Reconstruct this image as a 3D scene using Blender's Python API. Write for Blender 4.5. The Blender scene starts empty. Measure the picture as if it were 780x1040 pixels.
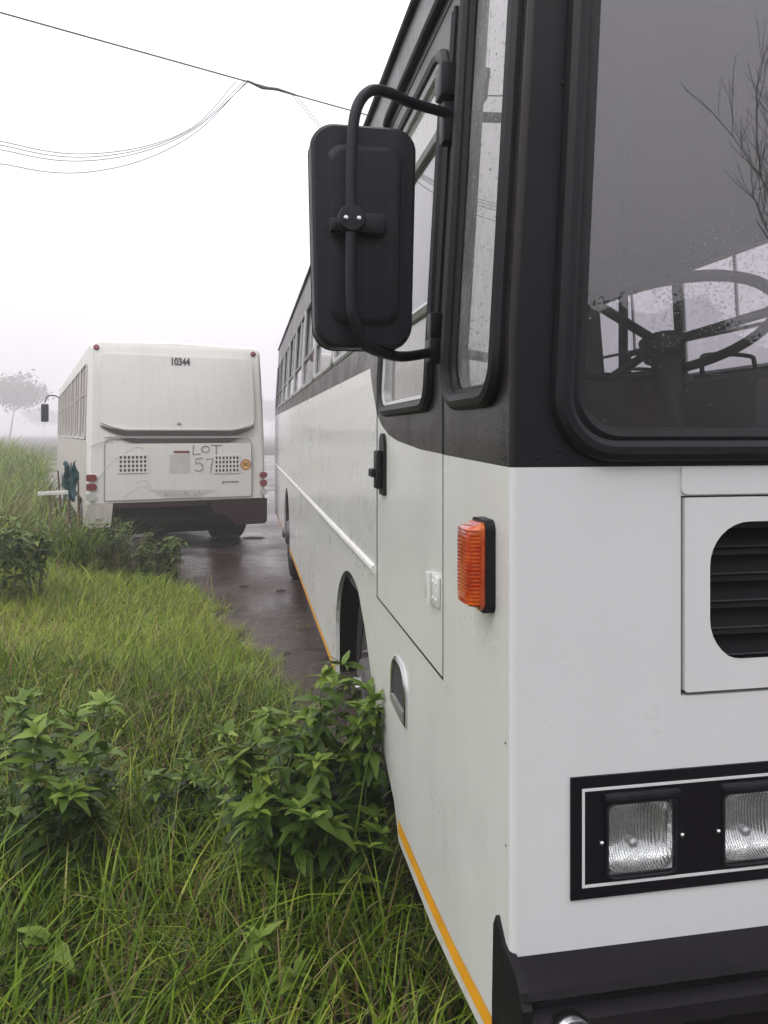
import bpy, bmesh, math, random
import numpy as np
from mathutils import Vector, Matrix
from mathutils.geometry import tessellate_polygon
R = math.radians
PI = math.pi
sc = bpy.context.scene
COL = sc.collection

# ------------------------------------------------------------------ camera, sky, sun, exposure
cam = bpy.data.objects.new('camera', bpy.data.cameras.new('camera'))
COL.objects.link(cam)
cam.location = (0, 0, 1.7)
cam.rotation_euler = (R(90), 0, R(-10.18))
cam.data.sensor_fit = 'HORIZONTAL'
cam.data.sensor_width = 36
cam.data.lens = 36
cam.data.shift_y = -80 / 780
cam.data.clip_start = 0.05
cam.data.clip_end = 3000
sc.camera = cam

SUN_EL, SUN_AZ = R(46), R(228)          # azimuth from +y towards +x
world = bpy.data.worlds.new('World')
sc.world = world
world.use_nodes = True
nt = world.node_tree
bg = nt.nodes['Background']
sky = nt.nodes.new('ShaderNodeTexSky')
sky.sky_type = 'NISHITA'
sky.sun_disc = False
sky.sun_elevation = SUN_EL
sky.sun_rotation = SUN_AZ
sky.dust_density = 6
hs = nt.nodes.new('ShaderNodeHueSaturation')
hs.inputs['Saturation'].default_value = 0.12
mx = nt.nodes.new('ShaderNodeMix')
mx.data_type = 'RGBA'
mx.inputs[0].default_value = 0.85
# the overcast layer: a CIE overcast sky, three times brighter overhead than at the horizon
tc = nt.nodes.new('ShaderNodeTexCoord')
sp = nt.nodes.new('ShaderNodeSeparateXYZ')
nt.links.new(tc.outputs['Generated'], sp.inputs[0])
ma = nt.nodes.new('ShaderNodeMath'); ma.operation = 'MULTIPLY_ADD'; ma.use_clamp = True
ma.inputs[1].default_value = 2 / 3; ma.inputs[2].default_value = 1 / 3
nt.links.new(sp.outputs['Z'], ma.inputs[0])
oc = nt.nodes.new('ShaderNodeVectorMath'); oc.operation = 'SCALE'
oc.inputs[0].default_value = (19.8, 19.3, 20.1)
nt.links.new(ma.outputs[0], oc.inputs['Scale'])
nt.links.new(oc.outputs[0], mx.inputs[7])
nt.links.new(sky.outputs[0], hs.inputs['Color'])
nt.links.new(hs.outputs[0], mx.inputs[6])
nt.links.new(mx.outputs[2], bg.inputs[0])
bg.inputs[1].default_value = 0.12

sun = bpy.data.objects.new('sun', bpy.data.lights.new('sun', 'SUN'))
COL.objects.link(sun)
sun.data.energy = 0.65
sun.data.angle = R(25)
sun.data.color = (1, .97, .93)
sd = Vector((math.sin(SUN_AZ) * math.cos(SUN_EL), math.cos(SUN_AZ) * math.cos(SUN_EL), math.sin(SUN_EL)))
sun.rotation_euler = sd.to_track_quat('Z', 'Y').to_euler()

sc.view_settings.view_transform = 'Standard'
sc.view_settings.look = 'None'
sc.view_settings.exposure = 0.32
sc.view_settings.gamma = 1
sc.view_settings.use_curve_mapping = False
sc.render.engine = 'CYCLES'
sc.cycles.max_bounces = 8
sc.cycles.volume_bounces = 2
sc.cycles.transparent_max_bounces = 16
sc.cycles.use_denoising = True

# ------------------------------------------------------------------ materials
def new_mat(name):
    m = bpy.data.materials.new(name)
    m.use_nodes = True
    return m, m.node_tree, m.node_tree.nodes['Principled BSDF']

def ramp(nt, fac, stops):
    r = nt.nodes.new('ShaderNodeValToRGB')
    el = r.color_ramp.elements
    while len(el) < len(stops):
        el.new(0.5)
    for e, (p, c) in zip(el, stops):
        e.position = p
        e.color = c if len(c) == 4 else (*c, 1)
    nt.links.new(fac, r.inputs[0])
    return r.outputs[0]

def noise(nt, scale, detail=4, rough=.6, stretch=None, dist=0):
    t = nt.nodes.new('ShaderNodeTexCoord')
    mp = nt.nodes.new('ShaderNodeMapping')
    if stretch:
        mp.inputs['Scale'].default_value = stretch
    n = nt.nodes.new('ShaderNodeTexNoise')
    n.inputs['Scale'].default_value = scale
    n.inputs['Detail'].default_value = detail
    n.inputs['Roughness'].default_value = rough
    n.inputs['Distortion'].default_value = dist
    nt.links.new(t.outputs['Object'], mp.inputs[0])
    nt.links.new(mp.outputs[0], n.inputs['Vector'])
    return n.outputs[0]

def bump(nt, p, h, strength, dist=.01):
    b = nt.nodes.new('ShaderNodeBump')
    b.inputs['Strength'].default_value = strength
    b.inputs['Distance'].default_value = dist
    nt.links.new(h, b.inputs['Height'])
    nt.links.new(b.outputs[0], p.inputs['Normal'])

def simple(name, c, rough=.5, metal=0, coat=0, var=0.12, nscale=25, bumps=0, spec=.5):
    m, n, p = new_mat(name)
    f = noise(n, nscale)
    lo = tuple(max(0, v * (1 - var)) for v in c)
    hi = tuple(min(1, v * (1 + var)) for v in c)
    n.links.new(ramp(n, f, [(.3, lo), (.7, hi)]), p.inputs['Base Color'])
    p.inputs['Roughness'].default_value = rough
    p.inputs['Metallic'].default_value = metal
    p.inputs['Coat Weight'].default_value = coat
    p.inputs['Coat Roughness'].default_value = .12
    p.inputs['Specular IOR Level'].default_value = spec
    if bumps:
        bump(n, p, f, bumps, .003)
    return m

def paint(name, c, dirt, streak=.5, rough=.32, coat=.25, low=None):
    """Painted sheet metal with rain streaks, specks of dirt and slight panel waves."""
    m, n, p = new_mat(name)
    s = noise(n, 1.0, 6, .7, (16, 16, .5))
    g = noise(n, 3.2, 8, .72)
    k = noise(n, 160, 2, .5)
    a = ramp(n, s, [(.42, (0, 0, 0)), (.72, (1, 1, 1))])
    b = ramp(n, g, [(.5, (0, 0, 0)), (.78, (1, 1, 1))])
    mul = n.nodes.new('ShaderNodeMath'); mul.operation = 'MULTIPLY_ADD'
    mul.inputs[1].default_value = streak * .45
    n.links.new(a, mul.inputs[0])
    m2 = n.nodes.new('ShaderNodeMath'); m2.operation = 'MULTIPLY'; m2.inputs[1].default_value = streak * .4
    n.links.new(b, m2.inputs[0]); n.links.new(m2.outputs[0], mul.inputs[2])
    spk = ramp(n, k, [(.70, (0, 0, 0)), (.78, (1, 1, 1))])
    m3 = n.nodes.new('ShaderNodeMath'); m3.operation = 'MULTIPLY_ADD'; m3.inputs[1].default_value = .35 * streak
    n.links.new(spk, m3.inputs[0]); n.links.new(mul.outputs[0], m3.inputs[2])
    mix = n.nodes.new('ShaderNodeMix'); mix.data_type = 'RGBA'; mix.clamp_factor = True
    n.links.new(m3.outputs[0], mix.inputs[0])
    mix.inputs[6].default_value = (*c, 1); mix.inputs[7].default_value = (*dirt, 1)
    n.links.new(mix.outputs[2], p.inputs['Base Color'])
    rr = ramp(n, g, [(.3, (rough * .75,) * 3), (.75, (min(1, rough * 1.5),) * 3)])
    n.links.new(rr, p.inputs['Roughness'])
    p.inputs['Coat Weight'].default_value = coat
    p.inputs['Coat Roughness'].default_value = .1
    if c[0] < .1: p.inputs['Specular IOR Level'].default_value = .2
    w = noise(n, 1.3, 2, .4)
    bump(n, p, w, .2, .05)
    return m

def glass_mat(name, tint, ior=1.5, rough=.01, dirt=.05, dcol=(.3, .3, .3), boost=1.0):
    m, n, p = new_mat(name)
    n.nodes.remove(p)
    out = n.nodes['Material Output']
    tr = n.nodes.new('ShaderNodeBsdfTransparent'); tr.inputs[0].default_value = (*tint, 1)
    gl = n.nodes.new('ShaderNodeBsdfGlossy'); gl.inputs['Roughness'].default_value = rough
    gl.inputs[0].default_value = (boost, boost, boost, 1)
    lw = n.nodes.new('ShaderNodeLayerWeight'); lw.inputs[0].default_value = .5
    pw = n.nodes.new('ShaderNodeMath'); pw.operation = 'POWER'; pw.inputs[1].default_value = 5
    n.links.new(lw.outputs['Facing'], pw.inputs[0])
    fr = n.nodes.new('ShaderNodeMath'); fr.operation = 'MULTIPLY_ADD'          # Schlick, the same from both sides
    f0 = ((ior - 1) / (ior + 1)) ** 2
    fr.inputs[1].default_value = 1 - f0; fr.inputs[2].default_value = f0
    n.links.new(pw.outputs[0], fr.inputs[0])
    m1 = n.nodes.new('ShaderNodeMixShader')
    n.links.new(fr.outputs[0], m1.inputs[0]); n.links.new(tr.outputs[0], m1.inputs[1]); n.links.new(gl.outputs[0], m1.inputs[2])
    df = n.nodes.new('ShaderNodeBsdfDiffuse'); df.inputs[0].default_value = (*dcol, 1)
    m2 = n.nodes.new('ShaderNodeMixShader')
    g = noise(n, 4, 8, .7, (2, 2, .7))
    f = ramp(n, g, [(.3, (dirt * .5,) * 3), (.8, (min(1, dirt * 2.2),) * 3)])
    n.links.new(f, m2.inputs[0]); n.links.new(m1.outputs[0], m2.inputs[1]); n.links.new(df.outputs[0], m2.inputs[2])
    n.links.new(m2.outputs[0], out.inputs[0])
    return m

def leaf_mat(name, stops, rough=.42, trans=.3):
    """Foliage: pigment varies from leaf to leaf through the 'tint' attribute."""
    m, n, p = new_mat(name)
    at = n.nodes.new('ShaderNodeAttribute'); at.attribute_name = 'tint'
    c = ramp(n, at.outputs['Fac'], stops)
    n.links.new(c, p.inputs['Base Color'])
    p.inputs['Roughness'].default_value = rough
    p.inputs['Specular IOR Level'].default_value = .22
    tl = n.nodes.new('ShaderNodeBsdfTranslucent')
    n.links.new(c, tl.inputs[0])
    mixs = n.nodes.new('ShaderNodeMixShader'); mixs.inputs[0].default_value = trans
    n.links.new(p.outputs[0], mixs.inputs[1]); n.links.new(tl.outputs[0], mixs.inputs[2])
    n.links.new(mixs.outputs[0], n.nodes['Material Output'].inputs[0])
    return m

M = {}
M['white'] = paint('white_paint', (.62, .628, .60), (.46, .45, .41), .3, .3, .3)
M['white_front'] = paint('white_front_paint', (.60, .607, .612), (.50, .50, .50), .28)
M['white_trim'] = simple('white_trim', (.66, .66, .63), .35, coat=.2, var=.06)
M['black'] = paint('black_paint', (.011, .009, .009), (.034, .028, .027), .5, .34, .10)
M['black_satin'] = paint('black_satin', (.007, .0065, .009), (.018, .016, .018), .4, .5, .0)
M['rubber'] = simple('rubber', (.006, .0055, .0075), .5, var=.3, nscale=60, bumps=.1, spec=.25)
M['plastic'] = paint('black_plastic', (.0075, .0075, .0105), (.045, .045, .052), .7, .42, 0)
M['seam'] = simple('seam_dark', (.005, .005, .005), .7, spec=.25)
M['panelblack'] = simple('lamp_panel_black', (.004, .0035, .006), .38, var=.2, nscale=30, spec=.25)
M['bumper'] = paint('bumper_black', (.0045, .0035, .005), (.014, .011, .015), .6, .55, .0)
M['yellow'] = simple('yellow_tape', (.72, .33, .012), .4, var=.1, nscale=14)
M['alu'] = simple('aluminium', (.42, .42, .42), .38, metal=.7, var=.15)
M['chrome'] = simple('chrome', (.60, .60, .62), .2, metal=1, var=.08)
M['steel'] = simple('wheel_steel', (.10, .095, .095), .5, metal=.3, var=.3)
M['tyre'] = simple('tyre_rubber', (.008, .0075, .0075), .7, var=.3, bumps=.2, spec=.25)
M['dark'] = simple('under_dark', (.003, .003, .003), .8, var=.3, spec=.25)
M['interior'] = simple('interior_grey', (.03, .027, .029), .7, var=.15)
M['seat'] = simple('seat_vinyl', (.07, .022, .028), .5, var=.2)
M['wheelrim'] = simple('steering_rim', (.008, .007, .008), .55, var=.2, spec=.2)
M['glass'] = glass_mat('side_glass', (.62, .62, .64), 1.5, .01, .06, (.45, .45, .44))
M['doorglass'] = glass_mat('door_glass', (.55, .55, .56), 2.1, .015, .22, (.55, .55, .53))
M['windshield'] = glass_mat('windshield_glass', (.84, .83, .85), 1.80, .006, .018, (.40, .39, .41))
M['slat'] = simple('slat_black', (.003, .003, .004), .6, spec=.1)
M['cabin_glass'] = glass_mat('cabin_glass', (.86, .86, .87), 1.45, .01, .03, (.5, .5, .5))
M['mirrorglass'] = simple('mirror_glass', (.8, .8, .8), .03, metal=1, var=.01)
M['lens'] = glass_mat('lamp_lens', (.9, .92, .93), 1.6, .02, .03, (.5, .5, .5))
M['red_lens'] = simple('red_lens', (.17, .028, .03), .25, coat=.5, var=.2)
m, n, p = new_mat('lamp_reflector')
p.inputs['Metallic'].default_value = 1
p.inputs['Roughness'].default_value = .16
g = noise(n, 14, 4, .6)
n.links.new(ramp(n, g, [(.3, (.55, .55, .54)), (.5, (.84, .84, .83)), (.75, (.95, .95, .95))]), p.inputs['Base Color'])
tc = n.nodes.new('ShaderNodeTexCoord'); wv = n.nodes.new('ShaderNodeTexWave'); wv.inputs['Scale'].default_value = 55; wv.inputs['Distortion'].default_value = 1.5
n.links.new(tc.outputs['Object'], wv.inputs[0])
bump(n, p, wv.outputs['Fac'], .9, .002)
M['reflector'] = m
M['clear_lens'] = simple('clear_lens', (.42, .44, .40), .25, coat=.5, var=.15)
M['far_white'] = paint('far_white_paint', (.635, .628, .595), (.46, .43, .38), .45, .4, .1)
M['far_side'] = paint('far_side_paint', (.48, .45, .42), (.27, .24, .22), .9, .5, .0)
M['far_dark'] = paint('far_maroon', (.030, .016, .018), (.055, .035, .035), .6, .55, .0)
M['far_crease'] = simple('far_crease', (.06, .042, .045), .5, var=.25)
M['far_glass'] = simple('far_window_glass', (.075, .060, .066), .15, var=.25, nscale=3)
M['far_line'] = simple('far_gap', (.24, .23, .215), .7)
M['marker_ink'] = simple('marker_ink', (.21, .21, .215), .8, var=.35, nscale=30)
M['text_ink'] = simple('text_ink', (.035, .033, .037), .6)
M['grey_patch'] = simple('grey_patch', (.47, .46, .43), .6, var=.08, nscale=6)
M['mud'] = simple('mud_smear', (.20, .16, .11), .8, var=.3, nscale=20)
M['sticker_y'] = simple('sticker_yellow', (.75, .42, .12), .45, var=.1)
M['sticker_r'] = simple('sticker_rim', (.30, .05, .035), .45, var=.1)
M['cable'] = simple('cable', (.05, .05, .055), .6)
M['teal'] = simple('teal_sheet', (.022, .075, .08), .5, var=.6, nscale=12, bumps=.4)
M['wood'] = simple('old_wood', (.10, .065, .045), .8, var=.3, nscale=18)
M['plank'] = simple('white_plank', (.55, .54, .50), .7, var=.15)
M['bark'] = simple('bark', (.075, .06, .05), .9, var=.3, nscale=20)
M['fogbark'] = simple('fog_faded_bark', (.30, .29, .28), .9, var=.3, nscale=20)  # bark colour lightened to imitate the bare tree fading in fog
M['hedge'] = simple('hedge_mass', (.035, .045, .024), .8, var=.5, nscale=3)
M['clod'] = simple('wet_clod', (.035, .024, .02), .7, var=.4, nscale=20)

# amber indicator lens with fine ribs
m, n, p = new_mat('amber_lens')
p.inputs['Base Color'].default_value = (.62, .075, .006, 1)
p.inputs['Roughness'].default_value = .14
p.inputs['Transmission Weight'].default_value = .25
p.inputs['Coat Weight'].default_value = .6
g = noise(n, 26, 4, .6, (1, 1, .6))
n.links.new(ramp(n, g, [(.32, (.30, .018, .003)), (.5, (.52, .055, .005)), (.72, (.75, .16, .012))]), p.inputs['Base Color'])
M['amber'] = m

# water drop
m, n, p = new_mat('water_drop')
p.inputs['Base Color'].default_value = (.95, .96, .97, 1)
p.inputs['Roughness'].default_value = .02
p.inputs['IOR'].default_value = 1.33
p.inputs['Transmission Weight'].default_value = 1
M['drop'] = m

# road: wet reddish tarmac with puddles, cracks and mud
m, n, p = new_mat('wet_road')
a = noise(n, .55, 6, .6); b = noise(n, 7, 6, .7); c_ = noise(n, 140, 2, .5)
n.links.new(ramp(n, b, [(.25, (.021, .0125, .011)), (.5, (.048, .029, .026)), (.8, (.082, .052, .045))]), p.inputs['Base Color'])
n.links.new(ramp(n, a, [(.40, (.06,) * 3), (.50, (.22,) * 3), (.66, (.44,) * 3)]), p.inputs['Roughness'])
bf = n.nodes.new('ShaderNodeMath'); bf.operation = 'MULTIPLY'
n.links.new(c_, bf.inputs[0]); n.links.new(ramp(n, a, [(.40, (0.05,) * 3), (.6, (1,) * 3)]), bf.inputs[1])
ad = n.nodes.new('ShaderNodeMath'); ad.operation = 'MULTIPLY_ADD'; ad.inputs[1].default_value = 2.0
n.links.new(b, ad.inputs[0]); n.links.new(bf.outputs[0], ad.inputs[2])
p.inputs['Specular IOR Level'].default_value = .4
bump(n, p, ad.outputs[0], .6, .012)
vt = n.nodes.new('ShaderNodeTexVoronoi'); vt.feature = 'DISTANCE_TO_EDGE'; vt.inputs['Scale'].default_value = .5
tcr = n.nodes.new('ShaderNodeTexCoord'); mpr = n.nodes.new('ShaderNodeMapping'); mpr.inputs['Scale'].default_value = (.45, 1.3, 1)
wn = n.nodes.new('ShaderNodeTexNoise'); wn.inputs['Scale'].default_value = 2.5; wn.inputs['Detail'].default_value = 6
n.links.new(tcr.outputs['Object'], wn.inputs['Vector'])
mxv = n.nodes.new('ShaderNodeMix'); mxv.data_type = 'RGBA'; mxv.blend_type = 'LINEAR_LIGHT'; mxv.inputs[0].default_value = .12
n.links.new(tcr.outputs['Object'], mxv.inputs[6]); n.links.new(wn.outputs['Color'], mxv.inputs[7])
n.links.new(mxv.outputs[2], mpr.inputs[0]); n.links.new(mpr.outputs[0], vt.inputs['Vector'])
ck = ramp(n, vt.outputs['Distance'], [(.0, (.25, .25, .25)), (.022, (1, 1, 1))])
old = p.inputs['Base Color'].links[0].from_socket
mc = n.nodes.new('ShaderNodeMix'); mc.data_type = 'RGBA'; mc.blend_type = 'MULTIPLY'; mc.inputs[0].default_value = 1
n.links.new(old, mc.inputs[6]); n.links.new(ck, mc.inputs[7]); n.links.new(mc.outputs[2], p.inputs['Base Color'])
M['road'] = m

m, n, p = new_mat('soil')
b = noise(n, 3, 8, .7)
n.links.new(ramp(n, b, [(.3, (.012, .011, .006)), (.55, (.026, .027, .011)), (.8, (.04, .034, .018))]), p.inputs['Base Color'])
p.inputs['Roughness'].default_value = .9
bump(n, p, b, .8, .05)
M['soil'] = m

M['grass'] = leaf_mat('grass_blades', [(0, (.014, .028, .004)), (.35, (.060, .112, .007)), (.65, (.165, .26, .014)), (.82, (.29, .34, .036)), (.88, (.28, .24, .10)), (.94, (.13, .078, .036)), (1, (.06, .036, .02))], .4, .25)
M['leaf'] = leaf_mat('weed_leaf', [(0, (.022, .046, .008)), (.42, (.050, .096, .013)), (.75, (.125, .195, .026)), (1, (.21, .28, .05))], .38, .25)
M['darkleaf'] = leaf_mat('bush_leaf', [(0, (.040, .070, .018)), (.6, (.085, .130, .034)), (1, (.18, .22, .065))], .45, .25)
M['stem'] = simple('weed_stem', (.055, .085, .03), .6, var=.3)
M['straw'] = leaf_mat('straw', [(0, (.09, .11, .035)), (.5, (.19, .18, .075)), (1, (.33, .28, .15))], .6, .25)
M['treeleaf'] = leaf_mat('tree_leaf', [(0, (.03, .045, .022)), (.6, (.055, .07, .035)), (1, (.08, .09, .05))], .6, .25)

# ------------------------------------------------------------------ mesh helpers
def link(name, verts, faces, mat, parent=None, smooth=None, world_coords=False, tint=None, kind=None, label=None):
    me = bpy.data.meshes.new(name)
    me.from_pydata([tuple(v) for v in verts], [], [tuple(f) for f in faces])
    me.validate()
    if smooth is not None:
        me.shade_smooth()
        me.set_sharp_from_angle(angle=R(smooth))
    if tint is not None:
        at = me.attributes.new('tint', 'FLOAT', 'FACE')
        at.data.foreach_set('value', np.asarray(tint, dtype=np.float32))
    me.materials.append(mat)
    o = bpy.data.objects.new(name, me)
    COL.objects.link(o)
    if parent is not None:
        o.parent = parent
        if world_coords and parent.type == 'EMPTY':
            o.matrix_parent_inverse = Matrix.Translation(parent.location).inverted()
    if kind: o['kind'] = kind
    if label: o['label'] = label
    return o

def fast_mesh(name, V, F, mat, tint, parent=None):
    """numpy quads/tris of one size to a mesh object."""
    me = bpy.data.meshes.new(name)
    nf, k = F.shape
    me.vertices.add(len(V)); me.vertices.foreach_set('co', V.astype(np.float32).ravel())
    me.loops.add(nf * k); me.loops.foreach_set('vertex_index', F.astype(np.int32).ravel())
    me.polygons.add(nf)
    me.polygons.foreach_set('loop_start', np.arange(0, nf * k, k, dtype=np.int32))
    me.update(calc_edges=True)
    me.polygons.foreach_set('use_smooth', np.ones(nf, dtype=bool))
    at = me.attributes.new('tint', 'FLOAT', 'FACE')
    at.data.foreach_set('value', np.clip(tint, 0, 1).astype(np.float32))
    me.materials.append(mat)
    o = bpy.data.objects.new(name, me)
    COL.objects.link(o)
    if parent is not None: o.parent = parent
    return o

class MB:
    def __init__(s): s.v = []; s.f = []
    def add(s, v, f):
        k = len(s.v)
        s.v += [tuple(p) for p in v]
        s.f += [tuple(i + k for i in q) for q in f]
        return s
    def box(s, x0, x1, y0, y1, z0, z1, b=0, mat=None):
        bm = bmesh.new()
        bmesh.ops.create_cube(bm, size=1)
        for v in bm.verts:
            v.co = ((x0 + x1) / 2 + v.co.x * (x1 - x0), (y0 + y1) / 2 + v.co.y * (y1 - y0), (z0 + z1) / 2 + v.co.z * (z1 - z0))
        if b:
            bmesh.ops.bevel(bm, geom=list(bm.edges), offset=b, segments=2, affect='EDGES', profile=.5)
        bm.verts.index_update()
        vs = [v.co.copy() for v in bm.verts]
        if mat is not None: vs = [mat @ v for v in vs]
        s.add(vs, [[v.index for v in f.verts] for f in bm.faces])
        bm.free()
        return s
    def tube(s, pts, r, n=10, closed=False, cap=True):
        pts = [Vector(p) for p in pts]
        N = len(pts)
        rs = r if hasattr(r, '__len__') else [r] * N
        V = []; prev = None
        for i, p in enumerate(pts):
            if closed: t = pts[(i + 1) % N] - pts[i - 1]
            else: t = pts[min(i + 1, N - 1)] - pts[max(i - 1, 0)]
            t.normalize()
            if prev is None:
                a = Vector((0, 0, 1)) if abs(t.z) < .9 else Vector((0, 1, 0))
                u = t.cross(a).normalized()
            else:
                u = (prev - t * prev.dot(t)).normalized()
            prev = u
            w = t.cross(u)
            V += [p + (u * math.cos(2 * PI * k / n) + w * math.sin(2 * PI * k / n)) * rs[i] for k in range(n)]
        F = []
        for i in range(N if closed else N - 1):
            j = (i + 1) % N
            F += [(i * n + k, i * n + (k + 1) % n, j * n + (k + 1) % n, j * n + k) for k in range(n)]
        if cap and not closed:
            F += [tuple(range(n))[::-1], tuple((N - 1) * n + k for k in range(n))]
        return s.add(V, F)
    def lathe(s, prof, c, axis, n=32):
        """prof: (along axis, radius) pairs; axis a unit Vector."""
        axis = Vector(axis).normalized(); c = Vector(c)
        u = axis.orthogonal().normalized(); w = axis.cross(u)
        V = []; F = []
        for h, r in prof:
            V += [c + axis * h + (u * math.cos(2 * PI * k / n) + w * math.sin(2 * PI * k / n)) * r for k in range(n)]
        for i in range(len(prof) - 1):
            F += [(i * n + k, i * n + (k + 1) % n, (i + 1) * n + (k + 1) % n, (i + 1) * n + k) for k in range(n)]
        F += [tuple(range(n))[::-1], tuple((len(prof) - 1) * n + k for k in range(n))]
        return s.add(V, F)
    def prism(s, loop, fn, d0, d1):
        """2D loop extruded between depths d0, d1; fn(u, v, d) -> 3D."""
        n = len(loop)
        V = [fn(u, v, d0) for u, v in loop] + [fn(u, v, d1) for u, v in loop]
        tri = tessellate_polygon([[Vector((u, v, 0)) for u, v in loop]])
        F = [tuple(t) for t in tri] + [tuple(i + n for i in t)[::-1] for t in tri]
        F += [(i, (i + 1) % n, n + (i + 1) % n, n + i) for i in range(n)]
        return s.add(V, F)
    def build(s, name, mat, parent=None, smooth=35, wc=True, **k):
        o = link(name, s.v, s.f, mat, parent, None, wc, **k)
        bm = bmesh.new(); bm.from_mesh(o.data)
        bmesh.ops.recalc_face_normals(bm, faces=bm.faces)
        bm.to_mesh(o.data); bm.free()
        if smooth:
            o.data.shade_smooth(); o.data.set_sharp_from_angle(angle=R(smooth))
        return o

def rr(u0, u1, v0, v1, r, n=6):
    """rounded rectangle loop; r one radius or four (bl, br, tr, tl)."""
    rs = r if hasattr(r, '__len__') else [r] * 4
    out = []
    for (cu, cv, su, sv, a0), q in zip([(u0, v0, 1, 1, 180), (u1, v0, -1, 1, 270), (u1, v1, -1, -1, 0), (u0, v1, 1, -1, 90)], rs):
        for k in range(n + 1):
            a = R(a0 + 90 * k / n)
            out.append((cu + su * q + q * math.cos(a), cv + sv * q + q * math.sin(a)))
    return out

def panel(name, loops, fn, thick, mat, parent, cuts=(), smooth=None, wc=True, **kw):
    """sheet with holes: loops[0] outline, others holes, in (u, v); cut along v at every value of cuts; fn(u, v, d) -> 3D with d inward depth."""
    flat = [p for l in loops for p in l]
    tri = tessellate_polygon([[Vector((u, v, 0)) for u, v in l] for l in loops])
    bm = bmesh.new()
    vs = [bm.verts.new((u, v, 0)) for u, v in flat]
    for t in tri:
        try: bm.faces.new([vs[i] for i in t])
        except ValueError: pass
    for cv in cuts:
        bmesh.ops.bisect_plane(bm, geom=list(bm.verts) + list(bm.edges) + list(bm.faces), plane_co=(0, cv, 0), plane_no=(0, 1, 0))
    bmesh.ops.recalc_face_normals(bm, faces=bm.faces)
    for f in bm.faces:
        f.normal_update()
        if f.normal.z < 0: f.normal_flip()
    bm.verts.index_update()
    uv = [(v.co.x, v.co.y) for v in bm.verts]
    F = [[v.index for v in f.verts] for f in bm.faces]
    E = [(e.verts[0].index, e.verts[1].index) for e in bm.edges if len(e.link_faces) == 1]
    bm.free()
    n = len(uv)
    V = [fn(u, v, 0) for u, v in uv] + [fn(u, v, thick) for u, v in uv]
    FF = [tuple(f) for f in F] + [tuple(i + n for i in f)[::-1] for f in F] + [(a, b, b + n, a + n) for a, b in E]
    mb = MB(); mb.add(V, FF)
    return mb.build(name, mat, parent, smooth, wc, **kw)

def thing(name, label, cat, loc=(0, 0, 0), rz=0, group=None):
    o = bpy.data.objects.new(name, None)
    COL.objects.link(o)
    o.location = loc; o.rotation_euler = (0, 0, rz)
    o.empty_display_size = .2
    o['label'] = label; o['category'] = cat
    if group: o['group'] = group
    return o

def tag(o, label, cat, group=None):
    o['label'] = label; o['category'] = cat
    if group: o['group'] = group
    return o

def text_mesh(name, body, size, mat, parent, bold=0.0, sx=1.0):
    cu = bpy.data.curves.new(name, 'FONT')
    cu.body = body; cu.size = size; cu.align_x = 'CENTER'; cu.align_y = 'CENTER'
    cu.extrude = .002; cu.offset = bold
    tmp = bpy.data.objects.new(name + '_tmp', cu)
    COL.objects.link(tmp)
    dg = bpy.context.evaluated_depsgraph_get()
    me = bpy.data.meshes.new_from_object(tmp.evaluated_get(dg))
    COL.objects.unlink(tmp); bpy.data.objects.remove(tmp)
    me.materials.clear(); me.materials.append(mat)
    o = bpy.data.objects.new(name, me)
    COL.objects.link(o); o.parent = parent
    o.scale = (sx, 1, 1)
    return o

# ------------------------------------------------------------------ ground, road, haze
def edge_x(y):
    """x of the verge's edge against the road."""
    return np.interp(y, [-30, -5, 1.3, 4.86, 8.0, 9.4, 10.6, 12.5, 16, 25, 60], [5.5, 2.2, .92, .17, -.46, -1.25, -2.10, -2.58, -3.50, -6.0, -15.1])

def wob(x, y):
    return (np.sin(x * 1.7 + y * .9) + np.sin(x * .63 - y * 1.31 + 1.7) + np.sin(x * 3.1 + y * 2.3 + .4) * .5) / 2.5

def ground_z(x, y):
    x = np.asarray(x, float); y = np.asarray(y, float)
    d = edge_x(y) - x + .12 * wob(x * 2.2, y * 2.2)
    t = np.clip((d + .12) / 2.4, 0, 1)
    z = -.05 + .26 * t * t * (3 - 2 * t) + .05 * np.clip((d + .12) / .3, 0, 1)
    far = np.clip((np.hypot(x, y) - 14) / 30, 0, 1)
    return z + wob(x, y) * .03 * np.clip(d, 0, 1) + far * wob(x * .1, y * .1) * .3 * np.clip(d, 0, 1)

def axis_pts(lo, hi, step, far):
    a = list(np.arange(lo, hi + 1e-6, step))
    s = step
    while a[-1] < far: s *= 1.25; a.append(a[-1] + s)
    s = step
    while a[0] > -far: s *= 1.25; a.insert(0, a[0] - s)
    return np.array(a)

gx = axis_pts(-5, 2.5, .12, 700); gy = axis_pts(-1, 14, .12, 700)
X, Y = np.meshgrid(gx, gy)
Z = ground_z(X, Y)
nx, ny = len(gx), len(gy)
V = np.stack([X.ravel(), Y.ravel(), Z.ravel()], 1)
i = np.arange(ny - 1)[:, None] * nx + np.arange(nx - 1)[None, :]
F = np.stack([i, i + 1, i + nx + 1, i + nx], -1).reshape(-1, 4)
g = fast_mesh('ground', V, F, M['soil'], np.zeros(len(F)))
g['kind'] = 'structure'
ys = list(np.arange(-30, 60.1, 1.0))
V = []; F = []
for k, y in enumerate(ys):
    V += [(float(edge_x(y)) - .5, y, 0), (14, y, 0)]
    if k: F.append((2 * k - 2, 2 * k - 1, 2 * k + 1, 2 * k))
link('road', V, F, M['road'], kind='structure')

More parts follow.
